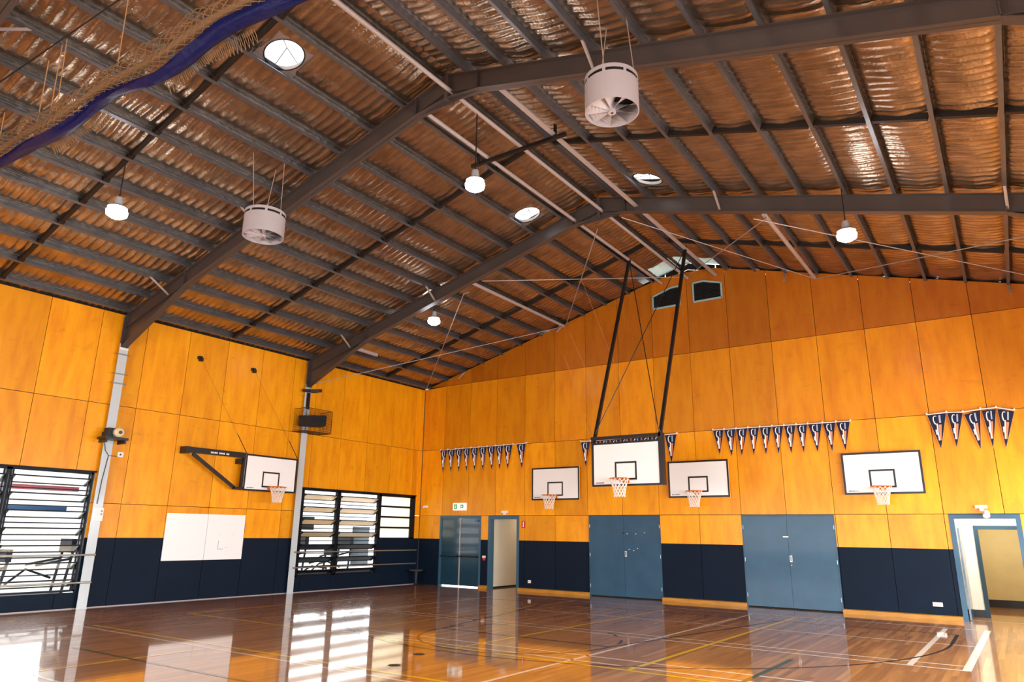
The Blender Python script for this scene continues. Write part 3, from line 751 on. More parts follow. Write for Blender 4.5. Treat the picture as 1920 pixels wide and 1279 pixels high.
# ------------------------------------------------------------------ backboards
def net_mesh(c, r0=.225, r1=.13, h=.42, n=12, rows=6, drop=(0,0)):
    m = MB()
    for sgn in (1, -1):
        for k in range(n):
            pts = []
            for j in range(rows+1):
                tt = j/rows; a = 2*PI*k/n + sgn*PI/n*j
                rr = r0 + (r1-r0)*(1-(1-tt)**1.8); pts.append((c[0]+rr*math.cos(a)+drop[0]*tt, c[1]+rr*math.sin(a)+drop[1]*tt, c[2]-.015-h*tt))
            m.tube(pts, .0075, 5)
    return m
def backboard(cx, yb, zc, rimz, label, w=1.80, h=1.045, normal='y', mark=True, mount=.12, border=.05, orgn=None, rimoff=.0, nethang=(0,0)):
    """board in the plane y = yb facing -y (normal 'y') or in the plane x = yb facing +x (normal 'x')"""
    if normal == 'y': F = lambda a, d, z: (cx+a, yb-d, z)
    else: F = lambda a, d, z: (yb+d, cx+a, z)
    t = thing('basketball_backboard', label, 'backboard', F(0,0,zc-h/2), 'basketball backboards')
    def bx(m, a0, a1, d0, d1, z0, z1): p, q = F(a0,d0,z0), F(a1,d1,z1); m.box(p, q)
    m = MB(); bx(m, -w/2, w/2, -.02, 0, zc-h/2, zc+h/2); m.build('board', M['white'], t)
    def frame(name, a0, a1, z0, z1, b, d):
        m = MB(); bx(m,a0,a1,0,d,z0,z0+b); bx(m,a0,a1,0,d,z1-b,z1); bx(m,a0,a0+b,0,d,z0+b,z1-b); bx(m,a1-b,a1,0,d,z0+b,z1-b); m.build(name, M['black'], t)
    frame('border', -w/2, w/2, zc-h/2, zc+h/2, border, .004)
    frame('target_square', -.295+rimoff, .295+rimoff, rimz-.01, rimz+.44, .045, .003)
    c = F(rimoff, .375, rimz)
    m = MB(); m.tube([(c[0]+.225*math.cos(a), c[1]+.225*math.sin(a), c[2]) for a in np.linspace(0, 2*PI, 40, endpoint=False)], .012, 8, closed=True)
    bx(m, rimoff-.09, rimoff+.09, .0, .02, rimz-.09, rimz+.02); bx(m, rimoff-.05, rimoff+.05, 0, .16, rimz-.006, rimz+.006)
    for s_ in (-1, 1): m.bar(F(rimoff+s_*.06,.01,rimz-.07), F(rimoff+s_*.1,.2,rimz-.01), .012, .012)
    rim = m.build('rim', M['orange'], t); smooth_by_angle(rim, 35)
    o_ = net_mesh(c, drop=nethang).build('net', M['net']); o_.parent = rim
    if mark:
        m = MB(); a = -w/2+border+.05
        for k in range(9):
            wd = random.uniform(.012, .026); bx(m, a, a+wd, 0, .003, zc-h/2+border+.028, zc-h/2+border+.028+random.choice([.018,.024])); a += wd+.008
        m.build('maker_lettering', M['vent'], t)
    # mounting frame behind
    m = MB()
    for s_ in (-1, 1): bx(m, s_*.55-.02, s_*.55+.02, -mount, -.02, zc-h/2+.05, zc+h/2-.05)
    bx(m, -.55, .55, -mount, -mount+.03, zc-.03, zc+.03); m.build('mounting_frame', M['black'], t)
    return t
backboard(5.93, -.13, 3.375, 2.99, 'smallest looking backboard fixed on the back wall, nearest the open doorway', mount=.125, nethang=(0,0))
backboard(10.72, -.13, 3.375, 3.01, 'backboard fixed on the back wall just right of the suspended one', mount=.125)
backboard(15.46, -.13, 3.375, 3.02, 'largest wall backboard, on the right above the navy dado and socket', mount=.125)
bx_t = backboard(10.33, -4.0, 3.50, 3.11, 'suspended central backboard hanging from the roof on two black masts', w=1.86, h=1.09, mount=.10)
# masts of the suspended backboard
m = MB()
for a, b in (((9.42,-3.93,4.05),(9.9,-2.45,9.52)), ((11.22,-3.93,4.05),(11.6,-2.45,9.52))): m.bar(a, b, .075, .075, up=(0,1,0))
m.build('mast', M['black'], bx_t)
m = MB(); m.box((9.38,-4.02,4.12),(11.28,-3.94,4.20)); m.box((9.38,-3.99,2.98),(9.44,-3.90,4.2)); m.box((11.22,-4.02,2.96),(11.33,-3.88,4.2)); m.build('hanging_frame', M['black'], bx_t)
m = MB(); m.tube([(9.46,-3.93,4.3),(11.58,-2.5,9.4)], .012, 6); m.tube([(11.2,-3.93,4.3),(9.92,-2.5,9.4)], .012, 6); m.build('cross_brace', M['black'], bx_t)
for a, s_ in (((9.4,-3.95,4.22),-1),((11.26,-3.95,4.22),-1)):
    m = MB(); m.tube([a,(a[0]-.22,a[1]+.02,a[2]+.5)], .006, 5); m.build('safety_chain', M['chrome'], bx_t)
# left wall side-fold backboard
lb = backboard(-6.853, .30, 3.385, 3.0, 'side folding backboard standing off the left wall on a black arm', w=1.80, h=1.03, normal='x', mount=.08, rimoff=.0)
m = MB(); m.bar((.27,-9.50,3.84),(.27,-7.72,3.84), .05, .15); m.box((.0,-9.58,3.74),(.3,-9.46,3.92)); m.build('upper_arm', M['black'], lb)
m = MB(); m.bar((.27,-9.36,3.74),(.27,-8.02,2.93), .06, .09); m.bar((.27,-8.06,2.92),(.27,-7.72,2.92), .06, .08); m.build('lower_strut', M['black'], lb)
m = MB(); m.box((.2,-7.82,2.88),(.29,-7.73,3.90)); m.box((.02,-7.9,3.6),(.25,-7.76,3.75)); m.build('hinge_post', M['black'], lb)
m = MB(); a = -8.86
for k in range(13):
    wd = random.uniform(.022, .04)
    if k not in (5, 10): m.box((.296,a,3.80),(.2985,a+wd,3.845))
    a += wd+.012
m.build('arm_lettering', M['whitep'], lb)
for y_, yb_, s_ in ((-9.39,-7.75,'left'),(-7.67,-5.97,'right')):
    t = thing('wall_pulley', 'small black pulley on the upper left wall, %s of the pair' % s_, 'pulley', (0,y_,6.4), 'pulleys for the side folding backboard')
    m = MB(); m.box((0,y_-.05,6.36),(.10,y_+.05,6.44)); m.box((.04,y_-.02,6.30),(.12,y_+.07,6.40)); m.build('pulley_block', M['black'], t)
    m = MB(); m.tube([(.11,y_+.03,6.33),(.29,yb_,3.92)], .003, 4); m.build('pulley_cable', M['brace'], t)
    m = MB(); m.tube([(.29,yb_,3.92),(.25,yb_-.33,4.42)], .011, 5); m.build('tie_rod', M['brace'], t)

# hoist ropes near the suspended backboard
for p, q, s_ in (((8.6,-3,9.0),(9.95,-3,5.4),'nearest the mast'),((7.9,-2.5,7.6),(8.7,-2.5,5.8),'left of the mast'),((7.3,-1.8,7.1),(7.75,-1.8,5.9),'farthest left')):
    tube_thing('hoist_rope', p, (q[0],q[1],q[2]), .004, 'thin orange hoist rope %s' % s_, 'rope', 'rope', 'hoist ropes', 4)

# ------------------------------------------------------------------ pennants
def pennant(x0, x1, zt, tipx, tipz, label, grp, y=-.05, tz=0):
    t = thing('pennant', label, 'pennant', ((x0+x1)/2, y, zt), grp)
    w = x1-x0; Pt = lambda u_, v_: ((x0+(tipx-x0)*v_) + u_*((x1+(tipx-x1)*v_)-(x0+(tipx-x0)*v_)), zt+tz*u_*(1-v_)+(tipz-zt)*v_)
    def tri(u0, u1, v0, v1, name, mt, d, pts=None):
        q = pts or [(u0,v0),(u1,v0),(u1,v1),(u0,v1)]
        m = MB(); P2 = [Pt(*k) for k in q]
        m.prism([(p[0], y-d, p[1]) for p in P2], (0,-.003,0)); return m.build(name, M[mt], t)
    m = MB(); a, b, c = Pt(0,0), Pt(1,0), Pt(.5,1); m.prism([(a[0],y,a[1]),(b[0],y,b[1]),(c[0],y,c[1])], (0,-.004,0)); m.build('edging', M['tan'], t)
    a, b, c = Pt(.025,.0), Pt(.975,.0), Pt(.5,.94); m = MB(); m.prism([(a[0],y-.004,a[1]),(b[0],y-.004,b[1]),(c[0],y-.004,c[1])], (0,-.003,0)); m.build('flag', M['navy'], t)
    # printed mark: white hook and stem, silver bar, salmon bar
    m = MB(); hook = []
    for a_ in np.linspace(math.radians(60), math.radians(290), 12): hook.append(Pt(.40+.14*math.cos(a_), .155-.115*math.sin(a_)))
    hook += [Pt(.44,.30), Pt(.40,.50), Pt(.40,.72)]
    pv = [(p[0], y-.010, p[1]) for p in hook]
    m.tube(pv, [.007+.008*min(1, i/8) for i in range(len(pv))], 4)
    m.tube([(Pt(.27,.42)[0],y-.010,Pt(.27,.42)[1]),(Pt(.25,.56)[0],y-.010,Pt(.25,.56)[1])], .014, 4)
    m.build('print_white', M['white'], t)
    tri(0,0,0,0,'print_silver','silver',.0075,[(.58,.03),(.68,.03),(.72,.24),(.60,.24)])
    tri(0,0,0,0,'print_salmon','stripe',.0075,[(.54,.29),(.76,.29),(.78,.72),(.52,.72)])
    return t
def strip_line(pts, label):
    m = MB(); m.tube([(x, -.055, z+.012) for x, z in pts], .014, 6)
    for x, z in pts: m.box((x-.015,-.07,z+.01),(x+.015,-.0,z+.05))
    tag(m.build('bunting_cord', M['whitep']), label, 'bunting cord', 'pennant cords')
def zt_of(x): return 4.735
gA = 'pennants by the exit door'; tops = [.925,1.27,1.64,1.99,2.34,2.71,3.08,3.45,3.80,4.19]
tipsA = [1.08,1.46,1.83,2.18,2.55,2.92,3.31,3.64,3.98]; zA = lambda x: 4.71+.008*x
for i in range(9):
    pennant(tops[i], tops[i+1]-.015, zA(tops[i]), tipsA[i], 3.86, 'navy pennant, %s from the left in the row above the exit door' % ORDN[i], gA)
pennant(4.34, 4.73, 4.745, 4.57, 3.87, 'single navy pennant apart at the right end of the exit door row', gA)
strip_line([(x, zA(x)) for x in tops]+[(4.73,4.75)], 'white cord of the pennant row above the exit door')
gB = 'pennants behind the suspended backboard'; tb = [6.86+.355*i for i in range(9)]
for i in range(8):
    pennant(tb[i], tb[i]+.345, 4.66+.005*i, tb[i]+.17, 3.83, 'navy pennant %s' % ('hanging left of the suspended backboard' if i == 0 else 'behind the suspended backboard, %s from the left' % ORDN[i]), gB)
pennant(9.735, 10.12, 4.70, 9.92, 3.83, 'navy pennant hanging right of the suspended backboard mast', gB)
strip_line([(x, 4.665+.012*(x-6.86)) for x in tb]+[(10.12,4.71)], 'white cord of the pennants behind the suspended backboard')
gC = 'pennants right of the suspended backboard'; tc_ = [11.22,11.55,11.89,12.23,12.55,12.88,13.2,13.52,13.82,14.19,14.52,14.87]
tipC = [11.38,11.72,12.0,12.33,12.66,13.0,13.33,13.65,14.0,14.36,14.68]
for i in range(11):
    pennant(tc_[i], tc_[i+1]-.01, 4.735-.002*i, tipC[i], 3.93 if i else 4.0, 'navy pennant, %s from the left in the long row of eleven' % ORDN[i], gC)
strip_line([(x, 4.74-.002*k) for k, x in enumerate(tc_)], 'white cord of the long row of eleven pennants')
gD = 'pennants at the right edge'
D_ = [(16.60,17.02,4.73,16.80,3.86,.02),(17.03,17.36,4.75,17.00,3.87,-.02),(17.37,17.72,4.68,17.60,3.80,.09),(17.73,18.03,4.745,17.84,3.82,.02),(18.04,18.37,4.76,17.96,3.80,-.08)]
for i, d in enumerate(D_):
    pennant(d[0], d[1], d[2], d[3]+ (.12 if i in (1,4) else 0), d[4], 'navy pennant, %s from the left in the row of five by the right edge' % ORDN[i], gD, tz=d[5])
strip_line([(16.60,4.74),(17.02,4.76),(17.36,4.74),(17.72,4.78),(18.03,4.79),(18.37,4.70)], 'white sagging cord of the five pennants by the right edge')

# ------------------------------------------------------------------ ceiling fans
def fan(cx, cy, z0, label, R_=.375, H_=.50):
    t = thing('ceiling_fan', label, 'fan', (cx, cy, z0), 'drum shaped ceiling fans')
    m = MB(); zs = z0+H_*.80; z2 = z0+H_*.89
    m.lathe((cx,cy,z0), [(R_-.012,0),(R_,0),(R_,H_*.80),(R_-.012,H_*.80),(R_-.012,0)], 48)
    m.lathe((cx,cy,z0), [(R_-.012,H_*.89),(R_,H_*.89),(R_,H_),(R_-.012,H_),(R_-.012,H_*.89)], 48)
    for k in range(8):
        a = 2*PI*k/8+.2; m.lathe((cx,cy,z0), [(R_-.012,H_*.80),(R_,H_*.80),(R_,H_*.89),(R_-.012,H_*.89)], 2, a0=a-.06, a1=a+.06)
    h_ = m.build('housing', M['fan'], t); smooth_by_angle(h_)
    m = MB(); m.lathe((cx,cy,z0), [(.001,H_+.02),(R_*.8,H_+.03),(R_*.99,H_+.0),(R_*.97,H_*.5),(.001,H_*.5)], 32); m.build('inner_drum', M['black'], t)
    for k in range(9):
        a = 2*PI*k/9; m = MB(); vs = []; nR = 6
        a2 = a + 2*PI/9*.9
        for i in range(nR+1):
            rr = .05+(R_-.062)*i/nR
            vs += [(cx+rr*math.cos(a), cy+rr*math.sin(a), z0+.02), (cx+rr*math.cos(a2), cy+rr*math.sin(a2), z0+.13)]
        m.add(vs, [(2*i, 2*i+2, 2*i+3, 2*i+1) for i in range(nR)]); m.build('guide_vane', M['fan'], t)
    m = MB(); m.lathe((cx,cy,z0), [(.02,-.01),(.055,-.01),(.055,.14),(.001,.14)], 20); h2 = m.build('hub', M['fan'], t); smooth_by_angle(h2)
    for k, a in enumerate((2.6, .4, -1.4)):
        x1, y1 = cx+.32*math.cos(a), cy+.32*math.sin(a); x2 = cx + (.05 if k != 2 else -.05); 
        m = MB(); m.tube([(x1,y1,z0+H_),(x1*.6+cx*.4, cy+(y1-cy)*1.4, zr(cx)+.02)], .007, 5); m.build('hanging_wire', M['wire'], t)
    return t
fan(6.84, -12.42, 7.275, 'drum shaped ceiling fan at the near frame on the left slope, smaller in view', .385)
fan(14.31, -12.33, 7.335, 'drum shaped ceiling fan under the near frame on the right slope, larger in view', .365, .52)

# ------------------------------------------------------------------ high bay lamps
def lamp(x, y, z, ztop, label, pw=90):
    t = thing('high_bay_lamp', label, 'lamp', (x, y, z), 'hanging high bay lamps')
    m = MB(); m.tube([(x,y,z+.24),(x,y,ztop)], .011, 6); m.build('hanging_rod', M['brace'], t)
    m = MB(); m.lathe((x,y,z), [(.001,.26),(.06,.26),(.08,.12),(.15,.08),(.17,.05),(.001,.05)], 24); b = m.build('lamp_housing', M['lampbody'], t); smooth_by_angle(b)
    m = MB(); m.lathe((x,y,z), [(.14,.05),(.185,-.02),(.175,-.09),(.1,-.14),(.001,-.155)], 28); l_ = m.build('lamp_lens', M['lamp'], t); smooth_by_angle(l_, 80)
    ld = bpy.data.lights.new('lamp_light', 'POINT'); ld.energy = pw*.17; ld.color = (.86, .93, 1); ld.shadow_soft_size = .22
    lo = bpy.data.objects.new('lamp_light', ld); C.objects.link(lo); lo.location = (0,0,-.42); lo.parent = t
lamp(5.30,-14.45,7.42, zr(5.3)+.02, 'glowing high bay lamp in front of the near frame, below the rolled curtain')
lamp(10.72,-10.76,8.02, 9.48, 'glowing high bay lamp hanging on a rod from the ridge tube')
lamp(4.64,-4.9,7.90, zr(4.64), 'glowing high bay lamp low behind the far frame on the left slope')
lamp(16.13,-6.0,7.47, zr(16.13)+.02, 'glowing high bay lamp at the far frame on the right slope')
lamp(16.0,-14.4,7.47, zr(16.0)+.02, 'high bay lamp above the top edge of the picture')

# ------------------------------------------------------------------ rolled divider curtain
t = thing('divider_curtain', 'rolled up divider curtain of navy vinyl and tan netting at the top left', 'curtain', (8,-16.3,7.5))
cz = lambda x: 7.74 - (x-5.08)*.052 + (.03*math.sin(x*2.4))
m = MB(); n = 26; xs = np.arange(2.0, 15.0, .09); rings = []
for i, x in enumerate(xs):
    ring = []
    for k in range(n):
        a = 2*PI*k/n; rr = .155*(1+.22*math.sin(3*a+x*1.9)+.14*math.sin(5*a-x*3.7)+.1*math.sin(x*6.1+2*a))
        ring.append((x+random.uniform(-.01,.01), -16.32+rr*1.1*math.cos(a)+.02, cz(x)+.07+rr*.85*math.sin(a)))
    rings.append(ring)
nv = MB()
def seg(p, q, r_=.0034):
    nv.bar(p, q, r_*2, r_*2)
for i in range(0, len(xs)-1):
    for k in range(n):
        if (i+k) % 2 == 0:
            seg(rings[i][k], rings[i+1][(k+1) % n]); seg(rings[i][(k+1) % n], rings[i+1][k])
tag(nv.build('rolled_netting', M['netcord'], t), kind='stuff')
# inner bundle so the roll has body
m = MB(); m.tube([(x, -16.32, cz(x)+.07) for x in np.arange(2,15,.25)], [.05*(1+.15*math.sin(x*3)) for x in np.arange(2,15,.25)], 10); o_ = m.build('netting_core', M['netcord'], t)
# vinyl
m = MB(); xs2 = np.arange(2, 15, .12); nn = 14; vs = []
for x in xs2:
    for k in range(nn):
        a = 2*PI*k/nn; ph = math.sin(x*1.15)*.5
        rx = .08*(1+.28*math.sin(2*a+x*1.3)+.16*math.sin(5*a+x*3.4)); rz = .075*(1+.25*math.sin(x*2.1+a)+.12*math.sin(3*a-x*4))
        vs.append((x, -16.24+rx*math.cos(a)*1.0+.02*math.sin(x*2.6), cz(x)-.10+rz*math.sin(a)+.03*math.sin(x*1.7)))
fs = []
for i in range(len(xs2)-1):
    for k in range(nn): fs.append((i*nn+k, i*nn+(k+1) % nn, (i+1)*nn+(k+1) % nn, (i+1)*nn+k))
m.add(vs, fs); o_ = m.build('vinyl_panel', M['vinyl'], t); smooth_by_angle(o_, 60)
# net loops hanging out below
m = MB()
for x0 in np.arange(5.9, 12.0, .075):
    if math.sin(x0*1.9) > -.2:
        y0 = -16.12; zb = cz(x0)-.17; d = .06+.05*math.sin(x0*4)
        m.tube([(x0,y0,zb+.06),(x0+.01,y0+.06,zb-d*.4),(x0+.04,y0+.08,zb-d),(x0+.07,y0+.03,zb-d*.3),(x0+.05,y0,zb+.05)], .0045, 4)
tag(m.build('loose_netting', M['netcord'], t), kind='stuff')
for x, dx in ((5.1,.1),(7.03,.03),(7.25,-.05),(9.02,.0),(6.6,.05)):
    m = MB(); m.tube([(x,-16.36,cz(x)+.15),(x+dx,-16.4,zr(x+dx)+.02)], .007, 5); m.build('hoist_cord', M['rope'], t)

# ------------------------------------------------------------------ speaker and other fittings on the columns
t = thing('caged_speaker', 'black speaker inside a wire cage on the far column', 'speaker', (.3,-5.6,4.76))
m = MB()
m.prism([(.16,-5.95,4.92),(.55,-5.75,4.92),(.62,-5.25,4.98),(.16,-5.10,4.98)], (0,0,.34)); m.build('speaker_box', M['darkrub'], t)
m = MB(); m.prism([(.56,-5.70,5.0),(.625,-5.30,5.03),(.605,-5.30,5.24),(.54,-5.70,5.22)], (.01,0,0)); m.build('speaker_grille', M['vent'], t)
m = MB(); x0,x1,y0,y1,z0,z1 = .15,.72,-6.12,-5.12,4.74,5.44
for yy in np.arange(y0,y1+.01,.05): m.bar((x1,yy,z0),(x1,yy,z1),.005,.005); m.bar((x0,yy,z0),(x1,yy,z0),.005,.005)
for zz in np.arange(z0,z1+.01,.05):
    m.bar((x1,y0,zz),(x1,y1,zz),.005,.005)
    for yy in (y0,y1): m.bar((x0,yy,zz),(x1,yy,zz),.005,.005)
for xx in np.arange(x0,x1,.057):
    for yy in (y0,y1): m.bar((xx,yy,z0),(xx,yy,z1),.005,.005)
    m.bar((xx,y0,z0),(xx,y1,z0),.005,.005)
for a, b in (((x1,y0,z0),(x1,y0,z1)),((x1,y1,z0),(x1,y1,z1)),((x1,y0,z1),(x1,y1,z1)),((x1,y0,z0),(x1,y1,z0)),((x0,y0,z0),(x1,y0,z0)),((x0,y1,z0),(x1,y1,z0)),((x0,y0,z1),(x1,y0,z1)),((x0,y1,z1),(x1,y1,z1))): m.bar(a,b,.014,.014)
m.build('wire_cage', M['black'], t)
t = thing('flood_light', 'black angled light fitting at the top of the far column', 'light fitting', (.3,-5.6,6.0))
m = MB(); m.prism([(.14,-5.9,6.02),(.5,-5.86,5.98),(.62,-5.6,6.02),(.5,-5.42,6.05),(.14,-5.44,6.05)], (0,0,.09)); m.build('light_head', M['darkrub'], t)
m = MB(); m.box((.14,-5.72,5.5),(.18,-5.60,6.02)); m.build('light_bracket', M['black'], t)
t = thing('cable_winch', 'electric winch with round cream face on a black shelf on the near column', 'winch', (.3,-11.5,3.9))
m = MB(); m.box((.14,-11.78,3.86),(.52,-11.22,3.92)); m.box((.14,-11.74,3.78),(.5,-11.7,3.86)); m.box((.14,-11.3,3.78),(.5,-11.26,3.86)); m.build('shelf', M['black'], t)
m = MB(); m.box((.16,-11.66,3.92),(.38,-11.46,4.14)); m.box((.2,-11.72,3.92),(.44,-11.62,4.04)); m.build('winch_body', M['darkrub'], t)
m = MB()
mm = [(0,0),(.115,0),(.12,.02),(.12,.12),(.08,.16),(.001,.16)]
n = 24; vs = []
for k in range(n):
    a = 2*PI*k/n
    for rr, d in mm: vs.append((.36+d, -11.44+rr*math.cos(a), 4.04+rr*math.sin(a)))
k_ = len(mm); m.add(vs, [(k*k_+i, ((k+1)%n)*k_+i, ((k+1)%n)*k_+i+1, k*k_+i+1) for k in range(n) for i in range(k_-1)]); o_ = m.build('motor_cover', mat('cream enamel','#d9c79c',.4), t); smooth_by_angle(o_)
m = MB(); m.tube([(.525,-11.44,4.04),(.53,-11.44,4.04)], .045, 16); m.build('cover_recess', mat('brown recess','#5a3a1c',.5), t)
m = MB(); m.tube([(.17,-11.6,3.8),(.165,-11.56,3.62),(.16,-11.46,3.50),(.16,-11.52,2.9),(.16,-11.54,2.35)], .008, 6); m.tube([(.16,-11.46,3.5),(.16,-11.38,3.5),(.02,-11.38,3.51),(.01,-11.15,3.51)], .006, 5); m.build('winch_cord', M['brace'], t)
t = thing('control_box', 'white control box with red buttons on the near column', 'control box', (.2,-11.46,1.98))
m = MB(); m.box((.14,-11.60,1.96),(.24,-11.40,2.26)); m.build('box_body', M['whitep'], t)
m = MB(); m.box((.24,-11.46,2.17),(.252,-11.43,2.20)); m.box((.24,-11.46,2.10),(.252,-11.43,2.13)); m.build('button', M['red'], t)
m = MB(); m.box((.0,-11.18,3.50),(.015,-11.04,3.62)); t = tag(m.build('wall_switch', M['whitep']), 'small white switch plate on the plywood right of the near column', 'switch')
m = MB(); m.box((.015,-11.13,3.54),(.02,-11.09,3.58)); m.build('switch_rocker', M['vent'], t)
for z_, s_ in ((6.02,'top'),(5.52,'middle'),(5.28,'bottom')):
    t = thing('pipe_clamp', 'thin strap clamp round the near column, %s of three' % s_, 'clamp', (.14,-11.5,z_), 'strap clamps on the near column')
    m = MB(); m.box((.141,-11.66,z_-.015),(.16,-11.34,z_+.015)); m.build('strap', M['chrome'], t)
    m = MB(); m.tube([(.15,-11.68,z_),(.15,-11.62,z_)], .014, 6); m.tube([(.15,-11.38,z_),(.15,-11.32,z_)], .014, 6); m.build('bolt', M['chrome'], t)
t = tag(MB().box((.141,-11.61,6.14),(.148,-11.39,6.28)).build('column_sign', M['whitep']), 'small white lettered sign at the head of the near column', 'sign')
def glyphs(m, s_, x, y, z, h, w=.6, th=.003, mir=False):
    SEG = {'K':[((0,0),(0,1)),((0,.45),(1,1)),((.25,.6),(1,0))], '-':[((.1,.5),(.9,.5))], 'R':[((0,0),(0,1)),((0,1),(.9,1)),((.9,1),(.9,.5)),((.9,.5),(0,.5)),((.3,.5),(1,0))]}
    for ch in s_:
        for (a, b) in SEG[ch]: m.bar((x, y+a[0]*h*w, z+a[1]*h), (x, y+b[0]*h*w, z+b[1]*h), th, h*.16)
        y += h*w*1.5
m = MB(); glyphs(m, 'K-R', .150, -11.575, 6.19, .055); m.build('sign_lettering', M['vent'], t)

# whiteboard
t = thing('whiteboard', 'wide white board in two sheets on the left wall over the navy dado', 'whiteboard', (0,-8.53,1.0))
for a, b in ((-9.69,-8.525),(-8.515,-7.36)):
    m = MB(); m.box((.001,a,1.005),(.018,b,2.195)); m.build('sheet', M['white'], t)
m = MB()
for p, q in (((-8.13,1.28),(-8.13,1.5)),((-8.13,1.28),(-7.97,1.28)),((-8.13,1.66),(-8.11,1.66)),((-7.70,1.66),(-7.68,1.66)),((-7.9,1.32),(-7.87,1.32))): m.bar((.019,p[0],p[1]),(.019,q[0]+.001,q[1]+.001), .002, .014)
m.build('pen_marks', M['silver'], t)

# ------------------------------------------------------------------ small fittings on the back wall
t = thing('exit_sign', 'lit white and green exit sign above the teal double door', 'exit sign', (1.92,-.05,2.56))
m = MB(); m.box((1.64,-.09,2.555),(2.20,-.0,2.81)); m.build('sign_box', M['lit'], t)
m = MB(); y = -.093   # running figure
m.box((1.70,y-.002,2.60),(1.83,y,2.77)); m.build('green_panel', M['green'], t)
m = MB(); m.lathe((0,0,0),[(0,0),(0,0)],3) if False else None
m.bar((1.775,y-.004,2.735),(1.775,y-.004,2.755), .02, .004); m.bar((1.772,y-.004,2.72),(1.755,y-.004,2.67), .004, .022, up=(1,0,0)); m.bar((1.755,y-.004,2.67),(1.79,y-.004,2.645), .004, .012, up=(1,0,0)); m.bar((1.755,y-.004,2.67),(1.73,y-.004,2.625), .004, .012, up=(1,0,0)); m.bar((1.768,y-.004,2.71),(1.80,y-.004,2.69), .004, .010, up=(1,0,0))
m.build('running_figure', M['lit'], t)
m = MB(); m.box((1.98,y-.002,2.64),(2.12,y,2.75)); m.build('green_panel', M['green'], t)
m = MB(); m.bar((2.10,y-.004,2.695),(2.02,y-.004,2.695), .004, .018); m.prism([(2.00,y-.004,2.695),(2.04,y-.004,2.73),(2.04,y-.004,2.66)], (0,-.002,0)); m.build('arrow', M['lit'], t)
def efit(x, z, label):
    t = thing('emergency_light', label, 'emergency light', (x,-.05,z), 'emergency lights over the doorways')
    m = MB(); m.box((x-.12,-.05,z),(x+.12,-.0,z+.07)); m.box((x-.04,-.06,z-.06),(x+.04,0,z)); m.build('light_body', M['whitep'], t)
    return t
efit(3.86, 2.46, 'small white emergency light over the open teal doorway')
t = efit(17.42, 2.50, 'white twin part emergency light over the right doorway')
m = MB(); m.tube([(17.42,-.06,2.42),(17.5,-.16,2.36)], .015, 8); m.tube([(17.5,-.12,2.40),(17.5,-.20,2.32)], .07, 16); m.build('light_head', M['whitep'], t)
t = tag(MB().box((4.56,-.012,1.97),(4.69,0,2.20)).build('fire_sign', M['red']), 'small red and white sign right of the open teal doorway', 'sign'); MB().box((4.605,-.015,2.0),(4.64,-.012,2.17)).build('sign_stripe', M['whitep'], t)
t = thing('call_point', 'small white and red call point between the exit door and the doorway', 'call point', (3.02,-.03,.96))
m = MB(); m.box((2.97,-.05,.98),(3.08,0,1.05)); m.build('cover', M['whitep'], t); m = MB(); m.box((2.98,-.045,.90),(3.07,0,.975)); m.build('call_button', M['red'], t)
for x, z, s_ in ((4.87,.30,'on the navy dado right of the open teal doorway'),(16.27,.33,'on the navy dado left of the right doorway')):
    w_ = .055 if x < 10 else .10
    t = tag(MB().box((x-w_,-.012,z-.045),(x+w_,0,z+.045)).build('power_socket', M['whitep']), 'white power socket %s' % s_, 'power socket', 'wall sockets')
    for q_ in (-.6, .3): m = MB(); m.box((x+w_*q_,-.015,z-.012),(x+w_*(q_+.3),-.012,z+.012)); m.build('socket_face', M['tube'], t)
t = thing('security_sensor', 'small white sensor on the back wall beside the room corner', 'sensor', (.3,-.05,2.7))
m = MB(); m.box((.22,-.07,2.66),(.38,0,2.74)); m.tube([(.25,-.08,2.70),(.25,-.12,2.66)], .035, 10); m.build('sensor_body', M['whitep'], t)
t = thing('corner_stand', 'low round steel topped stand in the room corner', 'stand', (.33,-.42,0))
m = MB(); m.lathe((.33,-.42,0), [(.001,.445),(.2,.46),(.27,.50),(.265,.505),(.2,.475),(.001,.46)], 28); o_ = m.build('round_top', M['chrome'], t); smooth_by_angle(o_)
m = MB(); m.lathe((.33,-.42,0), [(.001,.45),(.07,.45),(.045,.05),(.10,.0),(.001,.0)], 20); o_ = m.build('pedestal', M['darkrub'], t); smooth_by_angle(o_)
for x, y_, s_ in ((10.6,-12.1,'in front of the key'),(10.25,-11.2,'nearer the key')):
    m = MB(); m.lathe((x,y_,0), [(.001,.003),(.085,.003),(.09,.0)], 24); tag(m.build('floor_socket_cover', M['vent']), 'dark round cover set in the floor %s' % s_, 'floor cover', 'round floor covers')
m = MB()
for k in range(4):
    a = k*PI/2; m.tube([(6.95,-.03,7.4),(6.95+.01*math.cos(a),-.03,7.4)], .01, 3)

# ------------------------------------------------------------------ outside, seen through the louvres
m = MB(); m.add([(-40,-45,-.05),(-.16,-45,-.05),(-.16,15,-.05),(-40,15,-.05)], [(0,1,2,3)]); m.add([(-.1,-60,-.06),(W+40,-60,-.06),(W+40,YB,-.06),(-.1,YB,-.06)], [(0,1,2,3)])
m.add([(W+.1,YB,-.06),(W+40,YB,-.06),(W+40,15,-.06),(W+.1,15,-.06)], [(0,1,2,3)])
tag(m.build('yard_ground', M['concrete']), 'pale concrete ground outside the windows', 'ground')['kind'] = 'structure'
t = thing('annex_wall', 'white building outside the louvre windows', 'building', (-9,-8,0))
m = MB(); m.box((-9.3,-30,0),(-9,6,4.2)); m.build('wall', M['outwall'], t)
for k, (a, b) in enumerate(((-3.2,-2.0),(1.2,2.8),(-21,-19.5))):
    m = MB(); m.box((-9.0,a,.0),(-8.96,b,2.1)); m.build('annex_door', M['outwall'], t)
